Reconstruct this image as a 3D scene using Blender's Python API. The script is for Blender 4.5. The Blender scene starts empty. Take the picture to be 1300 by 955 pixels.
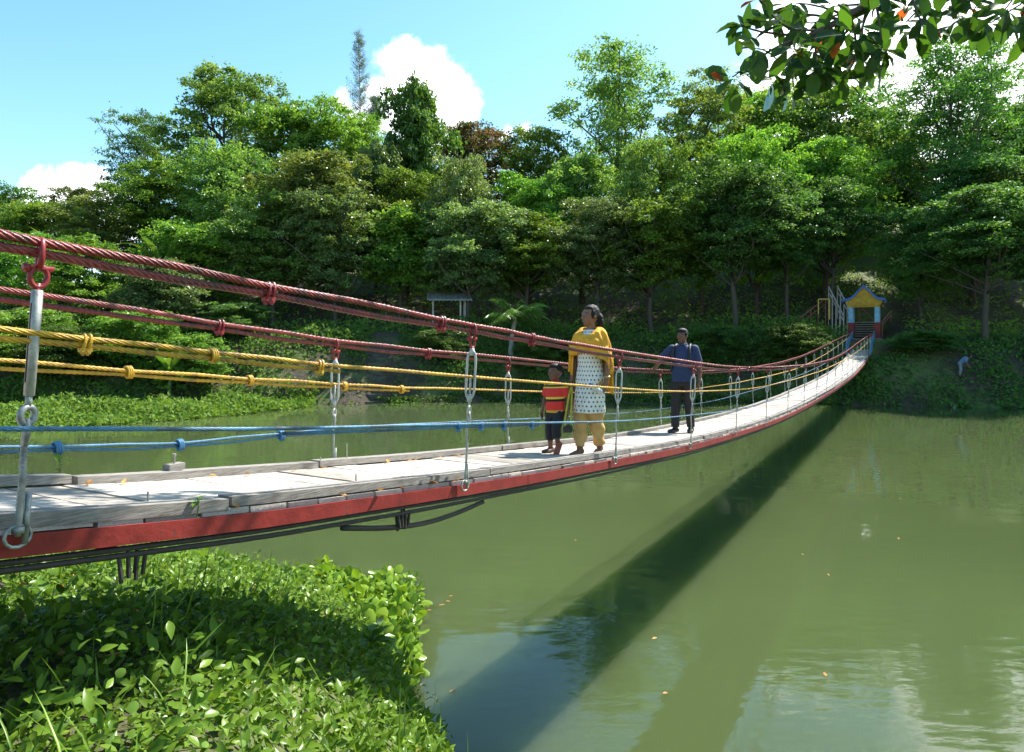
import bpy, bmesh, math, random
import numpy as np
from mathutils import Vector, Matrix, Quaternion

R = math.radians
rng = np.random.default_rng(7)
random.seed(7)
scene = bpy.context.scene
COL = scene.collection

# ---------------------------------------------------------------- camera
FOC = 900.0            # focal length in pixels of the 1300 px wide photograph
EYE = 4.4              # eye height above the water
HOR = 430.0            # horizon row
cam_d = bpy.data.cameras.new('camera')
cam = bpy.data.objects.new('view_camera', cam_d)
COL.objects.link(cam)
cam.location = (0, 0, EYE)
cam.rotation_euler = (R(90), 0, 0)
cam_d.sensor_width = 36
cam_d.sensor_fit = 'HORIZONTAL'
cam_d.lens = 36 * FOC / 1300
cam_d.shift_y = -(477.5 - HOR) / 1300
cam_d.clip_start = 0.05
cam_d.clip_end = 2000
scene.camera = cam

# ---------------------------------------------------------------- light
SUN_DIR = Vector((0.62, 0.53, 1.0)).normalized()
sun_d = bpy.data.lights.new('sun', 'SUN')
sun_d.energy = 5.0
sun_d.angle = R(0.53)
sun_d.color = (1.0, 0.96, 0.90)
sun = bpy.data.objects.new('sun', sun_d)
COL.objects.link(sun)
sun.rotation_euler = SUN_DIR.to_track_quat('Z', 'Y').to_euler()
sun.location = (30, 40, 60)

world = bpy.data.worlds.new("World")
scene.world = world
world.use_nodes = True
wt = world.node_tree
wt.nodes.clear()


class NT:
    """small helper to write node trees"""
    def __init__(self, tree):
        self.t = tree
    def n(self, kind, **kw):
        nd = self.t.nodes.new(kind)
        for k, v in kw.items():
            setattr(nd, k, v)
        return nd
    def l(self, a, b):
        self.t.links.new(a, b)
    def put(self, sock, v):
        if hasattr(v, 'is_output'):
            self.l(v, sock)
        else:
            sock.default_value = v
    def m(self, op, a, b=0.0, c=None, clamp=False):
        nd = self.n('ShaderNodeMath', operation=op, use_clamp=clamp)
        self.put(nd.inputs[0], a); self.put(nd.inputs[1], b)
        if c is not None:
            self.put(nd.inputs[2], c)
        return nd.outputs[0]
    def mix(self, f, a, b):
        nd = self.n('ShaderNodeMix', data_type='RGBA')
        self.put(nd.inputs[0], f); self.put(nd.inputs[6], a); self.put(nd.inputs[7], b)
        return nd.outputs[2]
    def ramp(self, f, *stops):
        nd = self.n('ShaderNodeValToRGB')
        el = nd.color_ramp.elements
        while len(el) < len(stops):
            el.new(0.5)
        for e, (p, c) in zip(el, stops):
            e.position = p
            e.color = c if len(c) == 4 else (*c, 1)
        self.put(nd.inputs[0], f)
        return nd.outputs[0]
    def noise(self, vec, scale, detail=4, rough=0.55):
        nd = self.n('ShaderNodeTexNoise')
        nd.inputs['Scale'].default_value = scale
        nd.inputs['Detail'].default_value = detail
        nd.inputs['Roughness'].default_value = rough
        if vec is not None:
            self.l(vec, nd.inputs['Vector'])
        return nd.outputs['Fac']
    def mapr(self, v, a, b, c, d):
        nd = self.n('ShaderNodeMapRange', interpolation_type='SMOOTHSTEP')
        self.put(nd.inputs[0], v)
        for i, q in zip((1, 2, 3, 4), (a, b, c, d)):
            nd.inputs[i].default_value = q
        return nd.outputs[0]


W = NT(wt)
sky = W.n('ShaderNodeTexSky', sky_type='NISHITA')
sky.sun_disc = False
sky.sun_elevation = math.asin(SUN_DIR.z)
sky.sun_rotation = math.atan2(SUN_DIR.x, SUN_DIR.y)
sky.altitude = 0
sky.air_density = 1.0
sky.dust_density = 0.5
sky.ozone_density = 1.2
tc = W.n('ShaderNodeTexCoord')
sep = W.n('ShaderNodeSeparateXYZ')
W.l(tc.outputs['Generated'], sep.inputs[0])
ysafe = W.m('MAXIMUM', sep.outputs[1], 0.02)
u_ = W.m('DIVIDE', sep.outputs[0], ysafe)
v_ = W.m('DIVIDE', sep.outputs[2], ysafe)
comb = W.n('ShaderNodeCombineXYZ')
W.l(u_, comb.inputs[0]); W.l(v_, comb.inputs[1])
nz = W.noise(comb.outputs[0], 9.0, 7, 0.62)
nz2 = W.noise(comb.outputs[0], 26.0, 4, 0.6)
# cumulus clouds: lobes at fixed directions (tangent of azimuth, tangent of elevation, radius)
LOBES = [(515, 82, 36), (545, 105, 50), (580, 128, 38), (500, 135, 46), (545, 150, 55), (435, 132, 20), (460, 150, 30),
         (60, 250, 40), (95, 232, 34), (125, 240, 32), (40, 285, 50), (140, 275, 50),
         (1190, 120, 190), (1290, 160, 200), (1110, 130, 110), (1330, 60, 150), (1230, 50, 110), (1060, 190, 120), (1260, 10, 170), (1060, 90, 130),
         (668, 168, 10), (640, 172, 14)]
best = None
for (px, py, r) in LOBES:
    du = W.m('SUBTRACT', u_, (px - 650) / FOC)
    dv = W.m('SUBTRACT', v_, (HOR - py) / FOC)
    d2 = W.m('SQRT', W.m('ADD', W.m('MULTIPLY', du, du), W.m('MULTIPLY', dv, dv)))
    dd = W.m('SUBTRACT', 1.0, W.m('DIVIDE', d2, r / FOC))      # 1 at the centre, 0 at the rim
    dd = W.m('MULTIPLY', dd, r / 40.0 if r < 40 else 1.0)
    best = dd if best is None else W.m('MAXIMUM', best, dd)
shape = W.m('ADD', best, W.m('MULTIPLY', W.m('SUBTRACT', nz, 0.5), 1.1))
shape = W.m('ADD', shape, W.m('MULTIPLY', W.m('SUBTRACT', nz2, 0.5), 0.75))
cmask = W.mapr(shape, -0.04, 0.46, 0.0, 1.0)
# thin high veil towards the sun
nv = W.noise(comb.outputs[0], 2.2, 5, 0.6)
veil = W.mapr(W.m('ADD', u_, W.m('MULTIPLY', W.m('SUBTRACT', nv, 0.5), 0.9)), 0.30, 1.0, 0.0, 0.40)
front = W.mapr(sep.outputs[1], 0.03, 0.2, 0.0, 1.0)
cm = W.m('MULTIPLY', cmask, front)
vm = W.m('MULTIPLY', veil, front)
CLOUD = (11.5, 11.8, 12.0, 1)
hsv = W.n('ShaderNodeHueSaturation'); hsv.inputs['Saturation'].default_value = 1.18; hsv.inputs['Hue'].default_value = 0.480
W.l(sky.outputs[0], hsv.inputs['Color'])
skyc = W.mix(vm, hsv.outputs[0], (8.6, 10.4, 11.6, 1))
cloudc = W.mix(W.mapr(nz2, 0.3, 0.7, 0.0, 1.0), (10.0, 10.4, 11.0, 1), CLOUD)
skyc = W.mix(cm, skyc, cloudc)
bg = W.n('ShaderNodeBackground')
W.l(skyc, bg.inputs[0])
bg.inputs[1].default_value = 0.110
wo = W.n('ShaderNodeOutputWorld')
W.l(bg.outputs[0], wo.inputs[0])
world.cycles.sampling_method = 'AUTOMATIC'

scene.view_settings.view_transform = 'Standard'
scene.view_settings.look = 'None'
scene.view_settings.exposure = 1.34
scene.view_settings.gamma = 1
scene.view_settings.use_curve_mapping = False
scene.render.engine = 'CYCLES'
scene.cycles.max_bounces = 7
scene.cycles.diffuse_bounces = 3
scene.cycles.glossy_bounces = 3
scene.cycles.transmission_bounces = 4
scene.cycles.transparent_max_bounces = 6
scene.cycles.caustics_reflective = False
scene.cycles.caustics_refractive = False
scene.cycles.sample_clamp_indirect = 6
scene.cycles.use_denoising = True


# ---------------------------------------------------------------- helpers
def at(px, py, Y):
    """the point of the place that stands Y metres out in the direction of photo pixel (px, py)"""
    return Vector(((px - 650) / FOC * Y, Y, EYE + (HOR - py) / FOC * Y))

def link(name, me, parent=None, mats=None):
    o = bpy.data.objects.new(name, me)
    COL.objects.link(o)
    if mats is not None:
        if not isinstance(mats, (list, tuple)):
            mats = [mats]
        for m_ in mats:
            me.materials.append(m_)
    if parent is not None:
        o.parent = parent
    return o

def tag(o, label=None, cat=None, group=None, kind=None):
    if label: o['label'] = label
    if cat: o['category'] = cat
    if group: o['group'] = group
    if kind: o['kind'] = kind
    return o

def thing(name, label, cat, loc=(0, 0, 0), rz=0.0, group=None):
    o = bpy.data.objects.new(name, None)
    COL.objects.link(o)
    o.empty_display_size = 0.2
    o.location = loc
    o.rotation_euler = (0, 0, rz)
    return tag(o, label, cat, group)

def copy_tree(o, parent=None):
    c = o.copy()
    COL.objects.link(c)
    if parent is not None:
        c.parent = parent
    for ch in [q for q in COL.objects if q.parent == o]:
        copy_tree(ch, c)
    return c

def mesh_np(name, V, F, tint=None, smooth=False, matidx=None):
    """mesh from numpy arrays; F holds equal-length polygons"""
    me = bpy.data.meshes.new(name)
    V = np.asarray(V, dtype=np.float32); F = np.asarray(F, dtype=np.int32)
    nf, k = F.shape
    me.vertices.add(len(V)); me.vertices.foreach_set('co', V.ravel())
    me.loops.add(nf * k); me.loops.foreach_set('vertex_index', F.ravel())
    me.polygons.add(nf)
    me.polygons.foreach_set('loop_start', np.arange(nf, dtype=np.int32) * k)
    me.polygons.foreach_set('loop_total', np.full(nf, k, dtype=np.int32))
    me.polygons.foreach_set('use_smooth', np.full(nf, bool(smooth)))
    if matidx is not None:
        me.polygons.foreach_set('material_index', np.asarray(matidx, dtype=np.int32))
    if tint is not None:
        a = me.attributes.new('tint', 'FLOAT', 'POINT')
        a.data.foreach_set('value', np.asarray(tint, dtype=np.float32))
    me.update(calc_edges=True)
    me.validate()
    return me

def join_np(parts):
    """parts: list of (V, F) with the same polygon size"""
    Vs, Fs, off = [], [], 0
    for V, F in parts:
        Vs.append(np.asarray(V, float)); Fs.append(np.asarray(F, int) + off); off += len(V)
    return np.vstack(Vs), np.vstack(Fs)

def box_np(c, s, M=None):
    x, y, z = np.array(s) / 2
    V = np.array([(-x, -y, -z), (x, -y, -z), (x, y, -z), (-x, y, -z), (-x, -y, z), (x, -y, z), (x, y, z), (-x, y, z)])
    if M is not None:
        V = V @ np.array(M).T
    V = V + np.array(c)
    F = np.array([(0, 3, 2, 1), (4, 5, 6, 7), (0, 1, 5, 4), (1, 2, 6, 5), (2, 3, 7, 6), (3, 0, 4, 7)])
    return V, F

def tube_np(P, r, n=8, closed_ends=True, lobes=0, depth=0.0, pitch=0.2, phase=0.0, ring=False):
    """sweep of a round (or twisted, lobed) section along points P"""
    P = np.asarray(P, float); m = len(P)
    r = np.full(m, r) if np.isscalar(r) else np.asarray(r, float)
    T = np.gradient(P, axis=0)
    if ring:
        T = np.roll(P, -1, 0) - np.roll(P, 1, 0)
    T /= np.linalg.norm(T, axis=1)[:, None] + 1e-12
    N = np.zeros_like(T)
    ref = np.array((0, 0, 1.0)) if abs(T[0][2]) < 0.9 else np.array((1.0, 0, 0))
    N[0] = ref - T[0] * ref.dot(T[0]); N[0] /= np.linalg.norm(N[0])
    for i in range(1, m):
        v = N[i - 1] - T[i] * N[i - 1].dot(T[i])
        N[i] = v / (np.linalg.norm(v) + 1e-12)
    B = np.cross(T, N)
    s = np.concatenate([[0], np.cumsum(np.linalg.norm(np.diff(P, axis=0), axis=1))])
    ph = np.arange(n) / n * 2 * np.pi
    ang = np.broadcast_to(ph[None, :], (m, n))
    rad = r[:, None] * np.ones((1, n))
    if lobes:           # six laid strands; the section turns with the lay so every strand keeps its own vertices
        w = np.pi / lobes
        q = (ph + phase * 0.3) % (2 * w) - w
        env = 0.667 * np.cos(q) + np.sqrt(np.clip(0.333 ** 2 - (0.667 * np.sin(q)) ** 2, 0, None))
        rad = r[:, None] * (1 - depth + depth * env)[None, :]
        ang = ph[None, :] + (s / pitch * 2 * np.pi)[:, None]
    V = P[:, None, :] + rad[..., None] * (np.cos(ang)[..., None] * N[:, None, :] + np.sin(ang)[..., None] * B[:, None, :])
    V = V.reshape(-1, 3)
    i = np.arange(m if ring else m - 1)[:, None]; j = np.arange(n)[None, :]
    a = (i % m) * n + j; b = (i % m) * n + (j + 1) % n; c = ((i + 1) % m) * n + (j + 1) % n; d = ((i + 1) % m) * n + j
    F = np.stack([a, b, c, d], -1).reshape(-1, 4)
    if closed_ends and not ring:
        V = np.vstack([V, P[0], P[-1]])
        k0, k1 = m * n, m * n + 1
        cap = []
        for q in range(0, n, 2):
            cap.append((k0, (q + 2) % n, q + 1, q))
            cap.append((k1, (m - 1) * n + q, (m - 1) * n + q + 1, (m - 1) * n + (q + 2) % n))
        F = np.vstack([F, np.array(cap)])
    return V, F

def unit(a):
    a = np.asarray(a, float)
    return a / (np.linalg.norm(a, axis=-1, keepdims=True) + 1e-9)

def leaves_np(P, D, Nn, L, Wd, shape='rhomb', fold=0.25, droop=0.25):
    """many leaves: base points P, growth directions D, upper-side normals Nn, lengths and widths"""
    P = np.asarray(P, float); n = len(P)
    D = unit(D); Nn = np.asarray(Nn, float)
    Nn = unit(Nn - D * np.sum(D * Nn, 1, keepdims=True))
    S = np.cross(D, Nn)
    L = np.broadcast_to(np.asarray(L, float), (n,)); Wd = np.broadcast_to(np.asarray(Wd, float), (n,))
    if shape == 'rhomb':
        t = np.array([0, .5, 1, .5]); w = np.array([0, .5, 0, -.5]); h = np.array([0, .0, -.12, .0])
        F0 = np.array([(0, 1, 2, 3)])
    else:
        prof = {'lance': ([0, .2, .45, .75, 1], [.05, .36, .5, .3, .02]),
                'round': ([0, .18, .5, .82, 1], [.10, .40, .5, .40, .08]),
                'obov': ([0, .2, .55, .85, 1], [.04, .26, .5, .38, .06]),
                'blade': ([0, .3, .6, .85, 1], [.5, .5, .42, .25, .02])}[shape]
        tt, ww = np.array(prof[0]), np.array(prof[1])
        t = np.repeat(tt, 3); w = (ww[:, None] * np.array([-1, 0, 1])).ravel()
        h = (np.abs(w) * fold * 1.0) - droop * t ** 2 * 1.0
        F0 = []
        for i in range(len(tt) - 1):
            for j in range(2):
                a = i * 3 + j
                F0.append((a, a + 1, a + 4, a + 3))
        F0 = np.array(F0)
        hw = np.abs(w) * fold
        hd = -droop * t ** 2
        V = (P[:, None, :] + D[:, None, :] * (t[None, :] * L[:, None])[..., None]
             + S[:, None, :] * (w[None, :] * Wd[:, None])[..., None]
             + Nn[:, None, :] * (hw[None, :] * Wd[:, None] + hd[None, :] * L[:, None])[..., None])
        k = len(t)
        F = (F0[None] + (np.arange(n) * k)[:, None, None]).reshape(-1, 4)
        return V.reshape(-1, 3), F, k
    V = (P[:, None, :] + D[:, None, :] * (t[None, :] * L[:, None])[..., None]
         + S[:, None, :] * (w[None, :] * Wd[:, None])[..., None]
         + Nn[:, None, :] * (h[None, :] * L[:, None])[..., None])
    k = len(t)
    F = (F0[None] + (np.arange(n) * k)[:, None, None]).reshape(-1, 4)
    return V.reshape(-1, 3), F, k

def hermite(xs, ys):
    xs = np.array(xs, float); ys = np.array(ys, float)
    m = np.gradient(ys, xs)
    def f(x):
        x = np.asarray(x, float)
        i = np.clip(np.searchsorted(xs, x) - 1, 0, len(xs) - 2)
        h = xs[i + 1] - xs[i]; t = (x - xs[i]) / h
        tc_ = np.clip(t, 0, 1)
        v = ((2 * tc_**3 - 3 * tc_**2 + 1) * ys[i] + (tc_**3 - 2 * tc_**2 + tc_) * h * m[i]
             + (-2 * tc_**3 + 3 * tc_**2) * ys[i + 1] + (tc_**3 - tc_**2) * h * m[i + 1])
        return v + np.where(t < 0, t * h * m[0], 0) + np.where(t > 1, (t - 1) * h * m[-1], 0)
    return f

def vnoise(x, y, seed=0, scale=1.0):
    """smooth value noise, vectorised"""
    x = np.asarray(x, float) * scale; y = np.asarray(y, float) * scale
    xi = np.floor(x).astype(int); yi = np.floor(y).astype(int)
    fx = x - xi; fy = y - yi
    fx = fx * fx * (3 - 2 * fx); fy = fy * fy * (3 - 2 * fy)
    def hsh(a, b):
        q = (a * 374761393 + b * 668265263 + seed * 974711) & 0x7fffffff
        q = ((q ^ (q >> 13)) * 1274126177) & 0x7fffffff
        return ((q ^ (q >> 16)) & 0xffff) / 65535.0
    return (hsh(xi, yi) * (1 - fx) * (1 - fy) + hsh(xi + 1, yi) * fx * (1 - fy)
            + hsh(xi, yi + 1) * (1 - fx) * fy + hsh(xi + 1, yi + 1) * fx * fy)


# ---------------------------------------------------------------- materials
def new_mat(name):
    m_ = bpy.data.materials.new(name)
    m_.use_nodes = True
    m_.node_tree.nodes.clear()
    t = NT(m_.node_tree)
    out = t.n('ShaderNodeOutputMaterial')
    return m_, t, out

def pmat(name, col, rough=0.6, var=0.25, scale=8.0, metal=0.0, bump=0.0, bscale=40.0, stretch=(1, 1, 1), col2=None, spec=0.5, wear=None, wscale=6.0, wamt=0.62):
    """principled material whose colour wanders between two tones by noise in object space"""
    m_, t, out = new_mat(name)
    b = t.n('ShaderNodeBsdfPrincipled')
    c = t.n('ShaderNodeTexCoord'); mp = t.n('ShaderNodeMapping')
    mp.inputs['Scale'].default_value = stretch
    t.l(c.outputs['Object'], mp.inputs[0])
    n1 = t.noise(mp.outputs[0], scale, 5, 0.6)
    c2 = col2 or tuple(q * (1 - var) for q in col)
    c1 = tuple(min(1, q * (1 + var * 0.5)) for q in col) if col2 is None else col
    cc = t.ramp(n1, (0.32, c2), (0.68, c1))
    if wear is not None:      # chips, grime and stains with edges of their own
        wn = t.m('ADD', t.m('MULTIPLY', t.noise(c.outputs['Object'], wscale, 6, 0.7), 0.65), t.m('MULTIPLY', t.noise(c.outputs['Object'], wscale * 9, 4, 0.7), 0.35))
        cc = t.mix(t.mapr(wn, wamt - 0.06, wamt + 0.03, 0.0, 0.85), cc, (*wear, 1))
    t.l(cc, b.inputs['Base Color'])
    b.inputs['Roughness'].default_value = rough
    b.inputs['Metallic'].default_value = metal
    b.inputs['Specular IOR Level'].default_value = spec
    if bump:
        n2 = t.noise(mp.outputs[0], bscale, 4, 0.6)
        bp = t.n('ShaderNodeBump'); bp.inputs['Strength'].default_value = bump; bp.inputs['Distance'].default_value = 0.01
        t.l(n2, bp.inputs['Height']); t.l(bp.outputs[0], b.inputs['Normal'])
    t.l(b.outputs[0], out.inputs[0])
    return m_

def leaf_mat(name, ca, cb, trans=0.52, gloss=0.055, rough=0.50, tcol=None, rand=0.25):
    """leaf: diffuse + light through the blade + waxy sheen; colour varies from leaf to leaf and plant to plant"""
    m_, t, out = new_mat(name)
    at_ = t.n('ShaderNodeAttribute'); at_.attribute_name = 'tint'
    oi = t.n('ShaderNodeObjectInfo')
    col = t.ramp(at_.outputs['Fac'], (0.05, ca), (0.95, cb))
    hs = t.n('ShaderNodeHueSaturation')
    t.l(t.m('ADD', 0.5 - 0.015 * rand * 4, t.m('MULTIPLY', oi.outputs['Random'], 0.03 * rand * 4)), hs.inputs['Hue'])
    t.l(t.m('ADD', 1 - rand, t.m('MULTIPLY', oi.outputs['Random'], 2 * rand)), hs.inputs['Value'])
    t.l(col, hs.inputs['Color'])
    d = t.n('ShaderNodeBsdfDiffuse'); t.l(hs.outputs[0], d.inputs[0])
    tr = t.n('ShaderNodeBsdfTranslucent')
    tm = t.n('ShaderNodeMix', data_type='RGBA', blend_type='MULTIPLY'); tm.inputs[0].default_value = 1
    t.l(hs.outputs[0], tm.inputs[6]); tm.inputs[7].default_value = (*[q * trans * 1.9 for q in (tcol or (1.25, 1.2, 0.5))], 1)
    t.l(tm.outputs[2], tr.inputs[0])
    g = t.n('ShaderNodeBsdfGlossy'); g.inputs['Roughness'].default_value = rough
    g.inputs[0].default_value = (0.55, 0.6, 0.5, 1)
    m1 = t.n('ShaderNodeAddShader')          # a leaf both reflects and lets light through
    t.l(d.outputs[0], m1.inputs[0]); t.l(tr.outputs[0], m1.inputs[1])
    fr = t.n('ShaderNodeFresnel'); fr.inputs[0].default_value = 1.45
    m2 = t.n('ShaderNodeMixShader'); t.l(t.m('MULTIPLY', fr.outputs[0], gloss * 4, clamp=True), m2.inputs[0])
    t.l(m1.outputs[0], m2.inputs[1]); t.l(g.outputs[0], m2.inputs[2])
    t.l(m2.outputs[0], out.inputs[0])
    return m_

M = {}
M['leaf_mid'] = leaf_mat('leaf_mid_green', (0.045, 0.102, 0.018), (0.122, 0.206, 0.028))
M['leaf_bright'] = leaf_mat('leaf_bright_green', (0.055, 0.115, 0.026), (0.13, 0.20, 0.048), rand=0.15)
M['leaf_olive'] = leaf_mat('leaf_olive_green', (0.055, 0.085, 0.022), (0.125, 0.155, 0.038), trans=0.48)
M['leaf_grey'] = leaf_mat('leaf_grey_green', (0.062, 0.102, 0.038), (0.130, 0.189, 0.061), trans=0.5, gloss=0.10)
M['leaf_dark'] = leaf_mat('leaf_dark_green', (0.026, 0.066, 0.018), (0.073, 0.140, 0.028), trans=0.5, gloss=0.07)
M['leaf_needle'] = leaf_mat('needle_blue_green', (0.078, 0.116, 0.109), (0.139, 0.186, 0.155), trans=0.25, gloss=0.05)
M['leaf_flower'] = leaf_mat('leaf_reddish', (0.040, 0.070, 0.022), (0.15, 0.095, 0.055), trans=0.45)
M['leaf_vine'] = leaf_mat('leaf_vine', (0.030, 0.062, 0.012), (0.075, 0.125, 0.024), trans=0.42)
M['leaf_reed'] = leaf_mat('leaf_waterside', (0.05, 0.10, 0.015), (0.11, 0.165, 0.03), trans=0.45, rand=0.1)
M['leaf_hyacinth'] = leaf_mat('leaf_hyacinth', (0.060, 0.125, 0.012), (0.16, 0.24, 0.024), trans=0.42, gloss=0.16, rough=0.28, rand=0.05)
M['leaf_weed'] = leaf_mat('leaf_weed', (0.040, 0.090, 0.010), (0.11, 0.18, 0.02), trans=0.42, gloss=0.14, rough=0.3, rand=0.05)
M['leaf_fig'] = leaf_mat('leaf_leathery', (0.016, 0.042, 0.011), (0.04, 0.085, 0.016), trans=0.28, gloss=0.14, rough=0.28, rand=0.05, tcol=(2.0, 2.2, 0.6))
M['leaf_old'] = leaf_mat('leaf_old_orange', (0.22, 0.05, 0.012), (0.36, 0.10, 0.02), trans=0.4, gloss=0.1, rand=0.05, tcol=(1.4, 1.0, 0.6))
M['leaf_dry'] = leaf_mat('leaf_dry', (0.30, 0.14, 0.05), (0.45, 0.24, 0.10), trans=0.15, gloss=0.05, rand=0.1)
M['leaf_banana'] = leaf_mat('leaf_banana', (0.06, 0.13, 0.02), (0.12, 0.21, 0.035), trans=0.45, gloss=0.15, rough=0.3)
M['stem'] = pmat('green_stem', (0.10, 0.17, 0.035), 0.5)
M['bark'] = pmat('bark_grey_brown', (0.105, 0.085, 0.065), 0.9, 0.5, 3.0, bump=0.6, bscale=18, stretch=(1, 1, 0.25))
M['bark_pale'] = pmat('bark_pale', (0.34, 0.31, 0.26), 0.85, 0.35, 3.0, bump=0.4, bscale=16)
# ================================================================ THE LAND
SHX = np.array([-160, -80, -45, -30, -22, -10.7, 0, 13.9, 23.5, 32, 45, 70, 160], float)
SHY = np.array([30, 33, 36, 41, 45.5, 48, 50.5, 50, 47, 44.5, 41, 36, 30], float)
NSX = np.array([-160, -30, -12, -6, -3.4, -2.3, -1.75, -1.3, -0.8, -0.1, 0.8, 2.1, 5, 12, 40, 160], float)
NSY = np.array([22, 15, 12.6, 11.0, 10.3, 9.7, 9.2, 8.5, 7.2, 5.6, 4.0, 2.4, 0, -2, -5, -12], float)

def far_shore(x):
    return np.interp(x, SHX, SHY)

def ground_h(x, y):
    x = np.asarray(x, float); y = np.asarray(y, float)
    d = y - far_shore(x) + (vnoise(x, y, 3, 0.35) - 0.5) * 1.2
    bank = 4.3 * np.clip(d / 6.5, 0, 1) ** 0.75
    rise = np.clip(d - 12, 0, None)
    # how steep the hillside is along the shore: gentle far left, steep in the middle
    k = np.interp(x, [-80, -45, -28, -10, 10, 30, 60], [0.16, 0.20, 0.40, 0.42, 0.42, 0.46, 0.42])
    hill = k * rise - 0.0016 * rise ** 2
    hill = np.where(rise > 110, k * 110 - 0.0016 * 110 ** 2, hill)
    zf = bank + 0.06 * np.clip(d, 0, 12) + hill + (vnoise(x, y, 5, 0.12) - 0.5) * 1.0 * np.clip(d / 10, 0, 1) + (vnoise(x, y, 8, 0.6) - 0.5) * 0.35 * np.clip(d / 3, 0, 1)
    zf = np.where(d > 0, zf, np.maximum(-1.8, d * 0.45))
    e = (np.interp(x, NSX, NSY) - y) * 0.70 + (vnoise(x, y, 11, 0.9) - 0.5) * 0.35
    zn = 1.05 * (1 - np.exp(-np.clip(e, 0, None) / 0.6)) + 0.45 * np.clip(e, 0, None)
    zn = 2.75 + 0.5 * np.tanh((zn - 2.75) / 0.5) * (zn > 2.75) if False else np.minimum(zn, 2.6 + 0.35 * (1 - np.exp(-np.clip(zn - 2.6, 0, None) / 0.35)))
    zn = zn + (vnoise(x, y, 12, 1.6) - 0.5) * 0.10 * np.clip(e, 0, 1)
    zn = np.where(e > 0, zn, np.maximum(-1.8, e * 0.6))
    gx_, gy_ = 27.0, 55.0
    rr = np.hypot(x - gx_, (y - gy_) * 0.8)
    flat = np.clip((4.2 - rr) / 1.6, 0, 1)
    zf = zf * (1 - flat) + np.minimum(zf, 4.35) * flat
    return np.maximum(zf, zn)

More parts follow.
